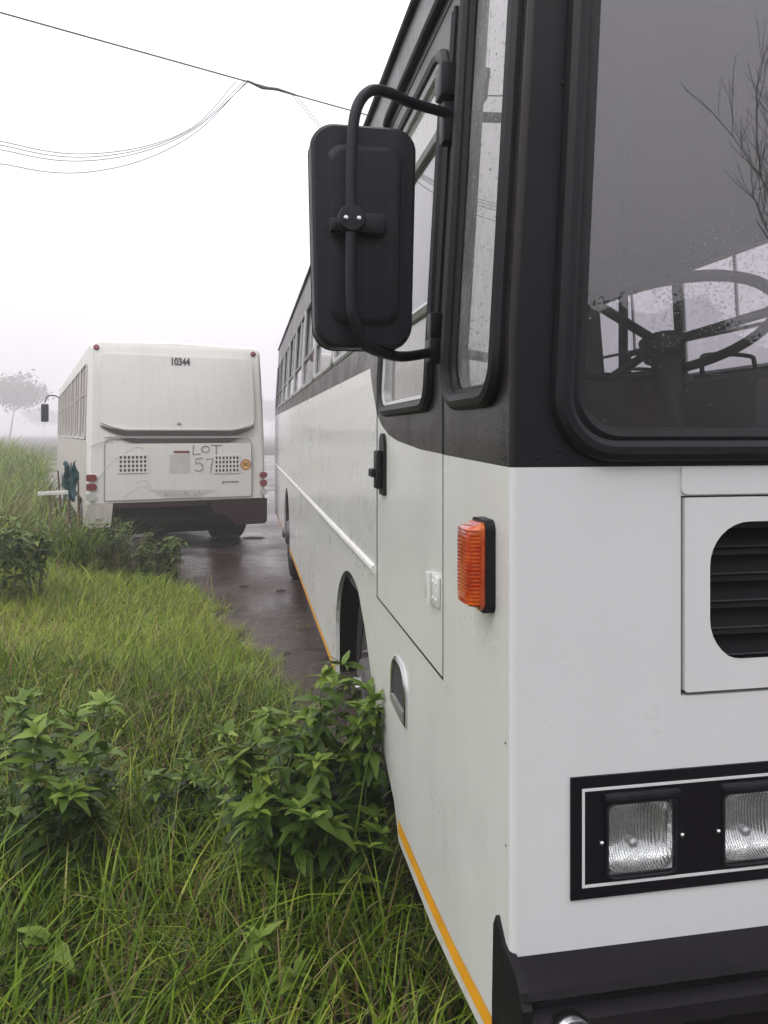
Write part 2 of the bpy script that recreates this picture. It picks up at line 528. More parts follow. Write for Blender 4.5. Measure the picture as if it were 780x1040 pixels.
hz = MB().box(-900, 900, -900, 900, -2.5, 26)
hm = bpy.data.materials.new('haze_air'); hm.use_nodes = True
hn = hm.node_tree; hn.nodes.remove(hn.nodes['Principled BSDF'])
pv = hn.nodes.new('ShaderNodeVolumePrincipled')
pv.inputs['Color'].default_value = (.90, .885, .915, 1)
pv.inputs['Density'].default_value = .0052
pv.inputs['Anisotropy'].default_value = .2
hn.links.new(pv.outputs[0], hn.nodes['Material Output'].inputs['Volume'])
hz.build('haze', hm, kind='stuff', smooth=None)

# ------------------------------------------------------------------ near bus
XL, XC, YF, YR = .478, 1.728, 1.345, 13.18
def lean(z): return .06 * max(0.0, z - 1.9)
def LS(y, z, d=0): return Vector((XL + lean(z) + d, y, z))                 # on the side by the verge, d inward
def RS(y, z, d=0): return Vector((2 * XC - XL - lean(z) - d, y, z))
def FR(x, z, d=0): return Vector((XC + (x - XC) * (1 - lean(z) / 1.25), YF + d, z))
def RE(x, z, d=0): return Vector((XC + (x - XC) * (1 - lean(z) / 1.25), YR - d, z))

bus = thing('bus', 'large parked white and black bus with amber side lamp, mirror arm and twin headlamps', 'bus', (XC, 7.2, 0))
ZT = 3.12
def arch(c, r, z0, n=14, flare=False):
    """opening in the skirt from rear bottom over the top to front bottom."""
    pts = []
    for k in range(n + 1):
        a = PI * k / n
        pts.append((c + r * math.cos(a), z0 + r * math.sin(a) * 1.02))
    return pts
# skirt bottom line (rear to front) with both arches
frontarch = [(4.14, .385), (4.15, .62)] + [(3.53 + .62 * math.cos(a), .62 + .43 * math.sin(a)) for a in np.linspace(0.12, PI * .62, 12)] + \
            [(3.10, .90), (2.96, .77), (2.80, .655), (2.62, .555), (2.48, .495), (2.42, .43), (2.40, .40)]
reararch = [(9.86, .385)] + [(9.24 + .62 * math.cos(a), .45 + .60 * math.sin(a)) for a in np.linspace(0, PI, 17)] + [(8.62, .385)]
skirt = [(13.165, .40)] + reararch + frontarch + [(1.95, .412), (1.74, .436), (1.55, .463), (1.357, .49)]
DOOR = (1.835, 2.811, 1.09, 2.845)
out = [(1.357, 1.637), (1.835, 1.647), (1.835, 1.09), (2.811, 1.09), (2.811, 1.77), (2.99, 1.955), (13.165, 1.99)] + skirt
panel('side_panel', [out], LS, .022, M['white'], bus, cuts=(1.9,))
band = [(1.357, 1.637), (1.835, 1.647), (1.835, 2.845), (2.811, 2.845), (2.811, 1.77), (2.99, 1.955), (13.165, 1.99), (13.165, ZT), (1.357, ZT)]
CW = rr(1.400, 1.775, 1.772, 2.86, .085)
edges = [3.10 + k * 1.252 for k in range(9)]
wins = [(edges[k] + .035, edges[k + 1] - .035) for k in range(8)]
W0, W1 = 2.085, 2.80
panel('window_band', [band, CW] + [rr(a, b, W0, W1, .05, 4) for a, b in wins], LS, .03, M['black'], bus, cuts=(1.9,))
# far-side sheets
out_r = [(1.357, 1.637), (13.165, 1.99)] + [(13.165, .40)] + reararch + [(4.15, .385)] + [(3.53 + .62 * math.cos(a), .45 + .62 * math.sin(a)) for a in np.linspace(0, PI, 14)] + [(2.91, .40), (1.357, .45)]
panel('side_panel', [out_r], RS, .022, M['white'], bus, cuts=(1.9,))
band_r = [(1.357, 1.637), (13.165, 1.99), (13.165, ZT), (1.357, ZT)]
wins_r = [(3.62 + 1.26 * k, 4.80 + 1.26 * k) for k in range(7)]
panel('window_band', [band_r] + [rr(a, b, W0, W1, .06, 4) for a, b in wins_r], RS, .03, M['black'], bus, cuts=(1.9,))
for k, (S, ws) in enumerate(((LS, wins), (RS, wins_r))):
    for a, b in ws:
        lp = rr(a + .004, b - .004, W0 + .004, W1 - .004, .05, 4)
        f = MB().tube([S(u, v, .002) for u, v in lp], .014, 6, closed=True)
        f.tube([S(a + .02, 2.335, .006), S(b - .02, 2.335, .006)], .014, 6)
        mid = (a + b) / 2
        f.tube([S(mid, 2.335, .010), S(mid, W1 - .02, .010)], .012, 6)
        f.box(-1, 1, -1, 1, -1, 1, 0, Matrix.Translation(S(mid, W0 + .012, -.004)) @ Matrix.Diagonal((.010, (b - a) / 2 - .05, .010, 1)))
        fo = f.build('window', M['alu'], bus)
        for (p0, p1, q0, q1, dd) in ((a + .01, b - .01, W0 + .012, 2.322, .012), (a + .01, mid - .008, 2.348, W1 - .012, .012), (mid + .008, b - .01, 2.348, W1 - .012, .018)):
            panel('pane', [[(p0, q0), (p1, q0), (p1, q1), (p0, q1)]], lambda u, v, d, S=S, dd=dd: S(u, v, d + dd), .004, M['glass'] if S is LS else M['cabin_glass'], fo)

# front sheets
XR = 2 * XC - XL
def mir(l): return [(2 * XC - x, z) for x, z in l]
HX0, HX1, HZ0, HZ1 = .825, 2 * XC - .825, 1.205, 1.577
panel('front_panel', [[(XL + .012, .60), (XR - .012, .60), (XR - .012, 1.637), (XL + .012, 1.637)], [(HX0 - .007, HZ0 - .008), (HX1 + .007, HZ0 - .008), (HX1 + .007, HZ1 + .003), (HX0 - .007, HZ1 + .003)]] + [rr(x - .072, x + .072, .864, 1.008, .018, 3) for x in (.735, .975, 2 * XC - .735, 2 * XC - .975)], FR, .022, M['white_front'], bus)
WSO = rr(.575, 2 * XC - .575, 1.668, 2.86, .10, 8)
panel('windshield_surround', [[(XL + .012, 1.637), (XR - .012, 1.637), (XR - .012, ZT), (XL + .012, ZT)], WSO], FR, .03, M['black_satin'], bus, cuts=(1.9,))
panel('surround_seam', [[(XL + .118, 1.69), (XL + .121, 1.69), (XL + .121, 2.95), (XL + .118, 2.95)]], lambda u, v, d: FR(u, v, d - .0015), .003, M['seam'], bus, cuts=(1.9,))
# rounded corners between the sheets
def corner(name, mat, z0, z1, S=1):
    zs = [z0, 1.9, z1] if z0 < 1.9 < z1 else [z0, z1]
    V = []; F = []; n = 6
    for z in zs:
        cx = XL + .012 + lean(z)
        for k in range(n + 1):
            a = PI + (PI / 2) * k / n
            x = cx + .012 * math.cos(a)
            V.append((x if S > 0 else 2 * XC - x, YF + .012 + .012 * math.sin(a), z))
    for i in range(len(zs) - 1):
        for k in range(n):
            q = i * (n + 1) + k
            F.append((q, q + 1, q + n + 2, q + n + 1))
    return MB().add(V, F).build(name, mat, bus, 60)
for S in (1, -1):
    corner('corner_post', M['white_front'], .60, 1.637, S)
    corner('corner_pillar', M['black'], 1.637, ZT, S)
# roof with rounded edges, rear wall
V = []; F = []
prof = []
for k in range(7):
    a = PI - (PI / 2) * k / 6
    prof.append((XL + lean(ZT) + .07 + .07 * math.cos(a), ZT + .06 * math.sin(a)))
prof += [(XC, ZT + .11)] + [(2 * XC - x, z) for x, z in reversed(prof)]
for y in (YF, YR):
    V += [(x, y, z) for x, z in prof]
n_ = len(prof)
F = [(k, k + 1, n_ + k + 1, n_ + k) for k in range(n_ - 1)] + [tuple(range(n_)), tuple(range(n_, 2 * n_))]
MB().add(V, F).build('roof', M['black'], bus, 50)
panel('rear_panel', [[(XL + .003, .45), (XR - .003, .45), (XR - .003, ZT), (XL + .003, ZT)]], RE, .02, M['white'], bus, cuts=(1.9,))
# gutters
f = MB().tube([LS(y, ZT - .005, -.008) for y in (1.36, 5, 9, 13.17)], .014, 8)
f.build('roof_gutter', M['black_satin'], bus)
f = MB()
pts = [(2.88, 2.872), (2.86, 2.885), (2.80, 2.892), (2.2, 2.895), (1.37, 2.895)]
f.tube([LS(y, z, -.010) for y, z in pts], .015, 8)
f.build('rain_gutter', M['black_satin'], bus)
# raised moulding and sill tape along the side
f = MB().tube([LS(y, 1.186, .004) for y in (2.86, 6, 9, 13.16)], .019, 10)
f.build('moulding', M['white'], bus)
ty = [1.45, 1.60, 1.74, 2.0, 2.40]
tz = [.549, .527, .508, .487, .470]
f = MB()
V = []; F = []
for k, (y, z) in enumerate(zip(ty, tz)):
    V += [LS(y, z, -.0015), LS(y, z - .042, -.0015)]
    if k: F.append((2 * k - 2, 2 * k - 1, 2 * k + 1, 2 * k))
k0 = len(V)
for k, y in enumerate((4.16, 6, 8.60)):
    V += [LS(y, .425, -.0015), LS(y, .390, -.0015)]
    if k: F.append((k0 + 2 * k - 2, k0 + 2 * k - 1, k0 + 2 * k + 1, k0 + 2 * k))
k0 = len(V)
for k, y in enumerate((9.88, 13.1)):
    V += [LS(y, .44, -.0015), LS(y, .405, -.0015)]
    if k: F.append((k0, k0 + 1, k0 + 3, k0 + 2))
f.add(V, F).build('sill_stripe', M['yellow'], bus, None)
# vertical panel joints
for y in (5.2, 7.35, 10.9):
    panel('panel_joint', [[(y - .002, .46), (y + .002, .46), (y + .002, 1.96), (y - .002, 1.96)]], lambda u, v, d: LS(u, v, d - .001), .002, M['white_trim'], bus, cuts=(1.9,))
# small rivets round the windshield frame and on the side
for x, z in ((.588, 1.86), (.583, 2.12), (.580, 2.34), (.577, 2.56), (.572, 1.668), (.70, 1.650), (.53, 1.655), (.555, 2.35)):
    MB().lathe([(0, .0045), (.002, .004), (.003, .001)], FR(x, z, 0), (0, -1, 0), 8).build('rivet', M['plastic'], bus, 40)
for y, z in ((1.375, 1.12), (1.372, .93)):
    MB().lathe([(0, .0025), (.001, .002), (.0015, .001)], LS(y, z, 0), (-1, 0, 0), 8).build('rivet', M['plastic'], bus, 40)

# door
def shrink(a, e): return a
dz = 1.096
bnd = [(1.841, 1.648), (2.10, 1.655), (2.42, 1.675), (2.58, 1.695), (2.72, 1.73), (2.805, 1.768)]
door = panel('driver_door', [[(2.805, dz), (1.841, dz)] + bnd], lambda u, v, d: LS(u, v, d + .001), .022, M['white'], bus)
DW = rr(1.955, 2.68, 1.775, 2.735, (.075, .075, .075, .12))
panel('upper_panel', [list(reversed(bnd)) + [(1.841, 2.838), (2.805, 2.838)], DW], lambda u, v, d: LS(u, v, d + .001), .022, M['black'], door, cuts=(1.9,))
f = MB().box(.484, .49, 1.83, 2.816, 1.085, 2.1)
f.box(.520, .53, 1.80, 1.90, 1.7, 2.85); f.box(.520, .53, 2.75, 2.83, 1.7, 2.85)
f = MB().box(.504, .508, 1.80, 2.84, 1.06, 1.70).build('door_backing', M['seam'], door)
f = MB().tube([LS(u, v, -.004) for u, v in DW], .019, 8, closed=True)
fr_ = f.build('door_window', M['rubber'], door)
f = MB().tube([LS(u, v, .004) for u, v in rr(1.975, 2.66, 1.795, 2.715, (.06, .06, .06, .1))], .013, 6, closed=True)
f.tube([LS(1.985, 2.045, .004), LS(2.655, 2.045, .004)], .016, 6)
f.tube([LS(1.985, 2.515, .004), LS(2.655, 2.515, .004)], .014, 6)
f.build('sash', M['alu'], door)
panel('pane', [[(1.98, 1.80), (2.655, 1.80), (2.655, 2.045), (1.98, 2.045)]], lambda u, v, d: LS(u, v, d + .008), .004, M['doorglass'], door)
panel('pane', [[(1.98, 2.515), (2.655, 2.515), (2.655, 2.71), (1.98, 2.71)]], lambda u, v, d: LS(u, v, d + .008), .004, M['doorglass'], door)
panel('pane', [[(1.98, 2.06), (2.655, 2.06), (2.655, 2.50), (1.98, 2.50)]], lambda u, v, d: LS(u, v, d + .010), .004, M['glass'], door)
# door seam trim up the pillar
f = MB().tube([LS(1.838, z, .003) for z in (1.65, 1.9, 2.84)], .006, 6)
f.tube([LS(1.90, z, -.002) for z in (1.93, 2.79)], .007, 6)
f.tube([LS(1.925, z, -.002) for z in (1.93, 2.79)], .006, 6)
f.tube([LS(2.808, z, .002) for z in (1.092, 1.9, 2.842)], .0036, 6); f.tube([LS(y, 1.092, .002) for y in (1.838, 2.3, 2.808)], .0034, 6); f.tube([LS(1.838, z, .002) for z in (1.092, 1.65)], .0034, 6)
f.build('seal_strip', M['rubber'], door)
# handle
f = MB().prism(rr(2.615, 2.712, 1.483, 1.70, (.012, .012, .045, .045)), lambda u, v, d: LS(u, v, d), -.010, .002)
h = f.build('handle', M['plastic'], door)
f = MB().box(.4455, .466, 2.632, 2.695, 1.505, 1.64, .006); f.box(.432, .460, 2.66, 2.73, 1.545, 1.575, .005)
f.build('grip', M['rubber'], door)
# hinge
f = MB().box(.466, .4785, 1.935, 1.985, 1.265, 1.335, .002); f.box(.470, .4785, 1.865, 1.928, 1.262, 1.338, .002)
f.tube([(.466, 1.931, 1.26), (.466, 1.931, 1.34)], .007, 8)
for y in (1.88, 1.91, 1.955): 
    for z in (1.28, 1.32): f.lathe([(0, .005), (.003, .004)], (.470, y, z), (-1, 0, 0), 8)
f.build('hinge', M['white'], door)

# corner window
cw = MB().tube([LS(u, v, -.004) for u, v in CW], .021, 10, closed=True)
for u_ in (): pass
cw.tube([LS(u, v, .006) for u, v in rr(1.418, 1.756, 1.79, 2.84, .07)], .012, 8, closed=True)
cwo = cw.build('corner_window', M['rubber'], bus)
panel('pane', [rr(1.404, 1.772, 1.776, 2.855, .08)], lambda u, v, d: LS(u, v, d + .012), .005, M['doorglass'], cwo, cuts=(1.9,))

# windshield: gasket, panes, centre bar
ws = MB().tube([FR(u, v, -.006) for u, v in WSO], .022, 10, closed=True)
ws.tube([FR(u, v, -.002) for u, v in rr(.602, 2 * XC - .602, 1.694, 2.835, .085, 8)], .017, 8, closed=True)
ws.box(XC - .02, XC + .02, YF - .014, YF + .01, 1.69, 2.85, .004)
wso = ws.build('windshield', M['rubber'], bus)
for a, b in ((.582, XC - .005), (XC + .005, 2 * XC - .582)):
    rd = (.09, .01, .01, .09) if a < 1 else (.01, .09, .09, .01)
    panel('pane', [rr(a, b, 1.675, 2.853, rd, 8)], lambda u, v, d: FR(u, v, d + .008), .006, M['windshield'], wso, cuts=(1.9,))

# raindrops
rng = random.Random(4)
def drops(name, pts, parent):
    f = MB()
    for p, nrm, r in pts:
        nrm = Vector(nrm); u = nrm.orthogonal().normalized(); w = nrm.cross(u)
        V = [p + nrm * r * .55]
        for rad, hh in ((.6, .42), (1, 0)):
            for k in range(6):
                a = PI * k / 3
                V.append(p + (u * math.cos(a) + w * math.sin(a)) * r * rad + nrm * r * hh)
        F = [(0, 1 + k, 1 + (k + 1) % 6) for k in range(6)] + [(1 + k, 7 + k, 7 + (k + 1) % 6, 1 + (k + 1) % 6) for k in range(6)]
        f.add(V, F)
    return f.build(name, M['drop'], parent, 80, kind='stuff')
pts = []
for _ in range(2200):
    if rng.random() < .62:
        x = rng.uniform(.76, 1.3); z = 1.97 + (x - .8) * .20 + rng.gauss(0, .06); r = rng.uniform(.0007, .0020)
    else:
        x = rng.uniform(.62, 1.4); z = rng.uniform(1.72, 2.5); r = rng.uniform(.0005, .0012) if rng.random() < .96 else .0026
    pts.append((FR(x, z, .0075), (0, -1, 0), r))
drops('raindrops', pts, wso)
pts = []
for _ in range(2200):
    y = rng.uniform(1.362, 1.40) if rng.random() < .45 else rng.uniform(1.36, 1.83)
    z = rng.uniform(1.64, 2.75)
    inside = 1.372 < y < 1.80 and z > 1.745
    if inside and not (1.42 < y < 1.75 and z > 1.79): continue
    if 1.79 < y < 1.835 and z > 1.72: continue
    pts.append((LS(y, z, .0118 if inside else 0), (-1, 0, 0), rng.uniform(.0008, .0027)))
for _ in range(500):
    y = rng.uniform(1.85, 2.78); z = rng.uniform(1.70, 1.775)
    pts.append((LS(y, z, .001), (-1, 0, 0), rng.uniform(.0008, .0022)))
drops('raindrops', pts, bus)

# bonnet flap, hatch and grille
f = MB().prism(rr(.817, 2 * XC - .817, 1.583, 1.6355, (.012, .012, .003, .003)), lambda u, v, d: FR(u, v, d), -.006, .01)
f.build('bonnet_flap', M['white_front'], bus)
GH = rr(.877, 2 * XC - .877, 1.257, 1.529, .085, 8)
gr = panel('grille_hatch', [rr(HX0, HX1, HZ0, HZ1, .004, 2), GH], lambda u, v, d: FR(u, v, d - .004), .022, M['white_front'], bus)
MB().box(HX0 - .05, HX1 + .05, YF + .085, YF + .09, HZ0 - .05, HZ1 + .04).build('grille_backing', M['seam'], gr)
panel('gap', [[(HX0 - .05, HZ0 - .05), (HX1 + .05, HZ0 - .05), (HX1 + .05, HZ1 + .04), (HX0 - .05, HZ1 + .04)], GH], lambda u, v, d: FR(u, v, d + .030), .004, M['seam'], gr)
f = MB(); e_ = MB()
for k in range(6):
    z = 1.262 + k * .0533
    T = Matrix.Translation((XC, YF + .048, z + .018)) @ Matrix.Rotation(R(-38), 4, 'X')
    f.box(-.895, .895, -.004, .004, -.026, .022, .001, T)
    e_.box(-.895, .895, -.009, -.0045, -.0285, -.0255, 0, T)
f.build('slats', M['slat'], gr); e_.build('slat_edges', M['plastic'], gr)

# headlamp panels
def lamp(cx, cz, s, parent):
    """square sealed beam: bezel, silver bowl, ribbed cover glass."""
    hl = MB().tube([FR(u, v, -.006) for u, v in rr(cx - s, cx + s, cz - s, cz + s, .014)], .0028, 8, closed=True)
    hl.box(cx - s * 1.12, cx + s * 1.05, YF - .020, YF - .004, cz + s + .008, cz + s + .022, .004)
    o = hl.build('headlight', M['plastic'], parent)
    f = MB(); n = 8; V = []; F = []
    for i in range(7):
        t = i / 6
        rad = s * 1.0 * math.sin(t * PI / 2)
        dep = .008 + .050 * math.cos(t * PI / 2)
        for k in range(28):
            a = 2 * PI * k / 28
            q = (abs(math.cos(a)) ** (2 + 2.5 * t) + abs(math.sin(a)) ** (2 + 2.5 * t)) ** (-1 / (2 + 2.5 * t))
            V.append(FR(cx + rad * q * math.cos(a), cz + rad * q * math.sin(a), dep))
    for i in range(6):
        F += [(i * 28 + k, i * 28 + (k + 1) % 28, (i + 1) * 28 + (k + 1) % 28, (i + 1) * 28 + k) for k in range(28)]
    f.add(V, F).build('reflector', M['reflector'], o, 60)
    MB().lathe([(0, .009), (.016, .010), (.020, .005)], FR(cx - .004, cz - s * .32, .035), (0, -1, 0), 16).build('bulb', M['alu'], o)
    # cover glass, ribbed
    NX, NZ = 60, 24; V = []; F = []
    for j in range(NZ + 1):
        for i in range(NX + 1):
            a = -1 + 2 * i / NX; b = -1 + 2 * j / NZ
            rib = .0008 * math.sin(i * PI / 2) * (1 if b > .1 else .35) * (1 - abs(a) ** 6)
            bul = .010 * (1 - a * a) * (1 - b * b)
            q = 1 - .055 * (a * b) ** 4 * 1.0
            V.append(FR(cx + a * s * q * .98, cz + b * s * q * .98, -.003 - bul - rib))
    for j in range(NZ):
        for i in range(NX):
            q = j * (NX + 1) + i
            F.append((q, q + 1, q + NX + 2, q + NX + 1))
    f = MB().add(V, F); f.build('cover_glass', M['lens'], o, 60)
    return o
for S in (1, -1):
    def mx_(l): return l if S > 0 else list(reversed(mir(l)))
    lamps = [(.735, .936), (.975, .936)]
    if S < 0: lamps = mir(lamps)
    hole = [[(x - .066, .870), (x + .066, .870), (x + .066, 1.002), (x - .066, 1.002)] for x, z in lamps]
    hp = panel('headlight_panel', [mx_([(.593, .832), (1.14, .832), (1.14, 1.060), (.593, 1.060)])] + hole, lambda u, v, d: FR(u, v, d - .004), .006, M['panelblack'], bus)
    panel('outline', [mx_([(.615, .854), (1.118, .854), (1.118, 1.038), (.615, 1.038)]), mx_([(.620, .859), (1.113, .859), (1.113, 1.033), (.620, 1.033)])], lambda u, v, d: FR(u, v, d - .0055), .002, M['white_front'], hp)
    for x, z in lamps:
        lamp(x, z, .070, hp)
        for dx in (-.082, .082):
            f = MB().lathe([(0, .005), (.004, .0045), (.006, .002)], FR(x + dx, z - .001, -.004), (0, -1, 0), 10)
            f.build('screw', M['chrome'], hp)

# bumper: rolled channel across the front, wrapped round both corners
prof = [(1.345, .738), (1.268, .728), (1.262, .716), (1.278, .700), (1.280, .688), (1.258, .676), (1.252, .650), (1.258, .640), (1.285, .630), (1.285, .48), (1.262, .46), (1.262, .36), (1.29, .33), (1.40, .33)]
V = []; F = []
xs = [XL - .006, XL + .004, .9, XC, 2 * XC - .9, XR - .004, XR + .006]
for x in xs:
    e = 0 if XL < x < XR else .010
    V += [(x, y + e, z - e * .6) for y, z in prof]
n_ = len(prof)
for i in range(len(xs) - 1):
    F += [(i * n_ + k, i * n_ + k + 1, (i + 1) * n_ + k + 1, (i + 1) * n_ + k) for k in range(n_ - 1)]
F += [tuple(range(n_)), tuple(range((len(xs) - 1) * n_, len(xs) * n_))]
f = MB().add(V, F)
bump_o = f.build('bumper', M['bumper'], bus, 28)
for S in (1, -1):
    lp = [(1.262, .70), (1.30, .74), (1.372, .747), (1.408, .778), (1.424, .752), (1.432, .60), (1.436, .34), (1.27, .34)]
    fn = (lambda u, v, d: LS(u, v, d)) if S > 0 else (lambda u, v, d: RS(u, v, d))
    f = MB().prism(lp, fn, -.008, .010)
    f.build('end_cap', M['bumper'], bump_o, 25)
for x in (.553, 2 * XC - .553):
    f = MB().lathe([(-.01, .040), (.016, .046), (.024, .043), (.020, .038)], (x, 1.258, .652), (0, -1, 0), 28)
    o = f.build('fog_lamp', M['chrome'], bus)
    MB().lathe([(0, .039), (.010, .033), (.015, .016), (.017, .003)], (x, 1.238, .652), (0, -1, 0), 28).build('lens', M['lens'], o)

# indicator
f = MB().prism(rr(1.432, 1.528, 1.346, 1.530, .020), lambda u, v, d: LS(u, v, d), -.020, .002)
ind = f.build('turn_signal', M['rubber'], bus)
V = []; F = []
lay = [(-.019, 1.0), (-.028, 1.0), (-.030, .95), (-.048, .90), (-.0545, .80), (-.056, .6)]
N = None
for d, s in lay:
    lp = rr(1.480 - .043 * s, 1.480 + .042 * s, 1.438 - .086 * s, 1.438 + .086 * s, .016 * s)
    if N is None: N = len(lp)
    V += [LS(u, v, d) for u, v in lp]
for i in range(len(lay) - 1):
    F += [(i * N + k, i * N + (k + 1) % N, (i + 1) * N + (k + 1) % N, (i + 1) * N + k) for k in range(N)]
F.append(tuple((len(lay) - 1) * N + k for k in range(N)))
f = MB().add(V, F)
for k in range(20):     # moulded ribs
    z = 1.367 + k * .0075
    f.tube([LS(1.4385, z, -.030), LS(1.4400, z, -.044), LS(1.4420, z, -.0475), LS(1.449, z, -.0545), LS(1.462, z, -.056), LS(1.496, z, -.056), LS(1.508, z, -.0545), LS(1.516, z, -.046)], .0020, 5)
f.build('lens', M['amber'], ind, 40)

# foot-step pocket with a bright rim
SP = rr(2.27, 2.49, .815, .978, (.01, .01, .08, .08))
f = MB().tube([LS(u, v, -.002) for u, v in SP], .008, 6, closed=True)
st = f.build('step_pocket', M['chrome'], bus)
panel('recess', [SP], lambda u, v, d: LS(u, v, d - .0015), .002, M['interior'], st)
f = MB().prism([(2.29, .825), (2.47, .825), (2.47, .850), (2.29, .850)], lambda u, v, d: LS(u, v, d), -.012, -.002); f.build('tread', M['alu'], st)

# mirror on its hooped arm
MBk = Vector((LS(1.85, 2.47).x, 1.85, 2.47))
MB().box(MBk.x - .044, MBk.x + .004, 1.82, 1.885, 2.53, 2.612, .006).build('rubber_block', M['plastic'], bus)
MB().box(MBk.x - .034, MBk.x + .004, 1.835, 1.88, 2.42, 2.522, .006).build('mirror_bracket', M['plastic'], bus)
f = MB()
lowx = LS(1.87, 1.93).x
f.box(lowx - .034, lowx + .006, 1.84, 1.90, 1.875, 1.935, .006)
f.box(lowx - .030, lowx + .006, 1.85, 1.89, 1.934, 2.00, .004)
mr = f.build('mirror_bracket', M['plastic'], bus)
def bez(pts, n=14):
    out = []
    P = [Vector(p) for p in pts]
    ext = [P[0] * 2 - P[1]] + P + [P[-1] * 2 - P[-2]]
    for i in range(1, len(ext) - 2):
        a, b, c, d = ext[i - 1:i + 3]
        for k in range(n):
            t = k / n
            out.append(.5 * ((2 * b) + (c - a) * t + (2 * a - 5 * b + 4 * c - d) * t * t + (3 * b - a - 3 * c + d) * t ** 3))
    out.append(P[-1])
    return out
MY = 1.70
arm = bez([(MBk.x - .005, 1.85, 2.492), (.385, 1.79, 2.488), (.32, 1.725, 2.478), (.268, 1.675, 2.455), (.235, 1.655, 2.40), (.225, 1.650, 2.30), (.224, 1.648, 2.15), (.224, 1.650, 2.0), (.232, 1.655, 1.945), (.262, 1.68, 1.895), (.32, 1.74, 1.882), (.38, 1.81, 1.885), (lowx - .01, 1.87, 1.905)])
MB().tube(arm, .0125, 12).build('mirror_arm', M['plastic'], bus, 60)
# housing: rounded tray with a raised back, reflective side towards the driver
hc = (.262, MY + .03, 2.143)
V = []; F = []; N = None
lay = [(.045, 1.0, 1.0), (.045, .985, .99), (-.004, 1.0, 1.0), (-.020, .985, .992), (-.028, .93, .965), (-.030, .70, .80), (-.037, .66, .77), (-.039, .60, .74)]
hw, hh = .117, .252
for i, (d, sx, sz) in enumerate(lay):
    lp = rr(-hw * sx, hw * sx, -hh * sz, hh * sz, .052 * min(sx, sz) if i < 5 else .035, 8)
    if N is None: N = len(lp)
    V += [(hc[0] + u * (1 + .05 * v / hh), hc[1] + d + .006 * abs(u) / hw, hc[2] + v) for u, v in lp]
for i in range(len(lay) - 1):
    F += [(i * N + k, i * N + (k + 1) % N, (i + 1) * N + (k + 1) % N, (i + 1) * N + k) for k in range(N)]
F.append(tuple((len(lay) - 1) * N + k for k in range(N)))
f = MB().add(V, F)
mh = f.build('mirror_housing', M['plastic'], bus, 30)
f = MB()
lp = rr(-hw * .95, hw * .95, -hh * .97, hh * .97, .048, 8)
f.prism([(hc[0] + u, hc[2] + v) for u, v in lp], lambda u, v, d: Vector((u, hc[1] + d, v)), .036, .041)
f.build('mirror_glass', M['mirrorglass'], mh, 30)
cz_ = 2.163
pts = []
for _ in range(420):
    u = rng.uniform(-.108, .108); v = rng.uniform(-.24, .24)
    d = -.0395 if abs(u) < .066 and abs(v) < .18 else (-.0285 if abs(u) > .084 or abs(v) > .207 else None)
    if d is not None and abs(u + .036) > .02: pts.append((Vector((hc[0] + u * (1 + .05 * v / hh), hc[1] + d + .006 * abs(u) / hw, hc[2] + v)), (0, -1, 0), rng.uniform(.0006, .0018)))
drops('raindrops', pts, mh)
f = MB().lathe([(-.022, .030), (.010, .030), (.016, .027), (.017, .012)], (.224, 1.648, cz_), (0, -1, 0), 24)
f.box(.235, .305, 1.664, 1.69, cz_ - .024, cz_ + .022, .008)
f.box(.180, .215, 1.668, 1.69, cz_ - .022, cz_ + .010, .006)
cl = f.build('clamp', M['plastic'], mh)
for dx in (-.014, .014):
    f = MB().lathe([(0, .0052), (.003, .0048), (.0035, .002)], (.224 + dx, 1.631, cz_ - .002), (0, -1, 0), 10)
    f.build('screw', M['chrome'], mh)

# wheels
def wheel(cx, cy, cz, r, S, hub='chrome'):
    ax = Vector((-S, 0, 0))
    f = MB()
    f.lathe([(-.24, r * .62), (-.25, r * .8), (-.23, r * .96), (-.19, r), (-.05, r), (-.012, r * .965), (0, r * .82), (-.006, r * .64), (-.03, r * .60)], (cx, cy, cz), ax, 48)
    w = f.build('wheel', M['tyre'], bus, 40)
    f = MB()
    f.lathe([(-.20, r * .58), (-.012, r * .62), (-.010, r * .585), (-.03, r * .55), (-.06, r * .45), (-.05, r * .33), (-.02, r * .27), (.035, r * .25), (.045, r * .20)], (cx, cy, cz), ax, 40)
    f.build('rim', M['steel'], w, 35)
    for k in range(10):
        a = 2 * PI * k / 10
        f = MB().lathe([(-.06, .018), (-.015, .018), (-.008, .012), (.008, .011)], (cx, cy + r * .385 * math.cos(a), cz + r * .385 * math.sin(a)), ax, 6)
        f.build('wheel_nut', M['steel'], w, 35)
    f = MB().lathe([(.03, .06), (.07, .055), (.08, .04)], (cx, cy, cz), ax, 20)
    f.build('hub', M[hub], w, 35)
for S, side in ((1, XL), (-1, XR)):
    wheel(side + S * .085, 3.52, .52, .52, S)
    wheel(side + S * .022, 9.14, .525, .525, S, 'steel')
for a0, a1 in ((2.38, 4.2), (8.58, 9.90)):
    c = (a0 + a1) / 2; r = (a1 - a0) / 2 + .02
    for S, side in ((1, XL + .024), (-1, XR - .024)):
        n = 12; V = []; F = []
        for k in range(n + 1):
            a = PI * k / n
            for xx in (side, side + S * .50):
                V.append((xx, c + r * math.cos(a), .38 + .70 * math.sin(a)))
        F = [(2 * k, 2 * k + 1, 2 * k + 3, 2 * k + 2) for k in range(n)]
        V2 = [(side + S * .50, c + r * math.cos(PI * k / n), .38 + .70 * math.sin(PI * k / n)) for k in range(n + 1)]
        k0 = len(V); V += V2
        F.append(tuple(range(k0, k0 + n + 1)))
        MB().add(V, F).build('wheel_housing', M['dark'], bus)
f = MB().box(.56, .575, 2.66, 2.74, .39, .44, .003); f.build('side_reflector', M['amber'], bus)
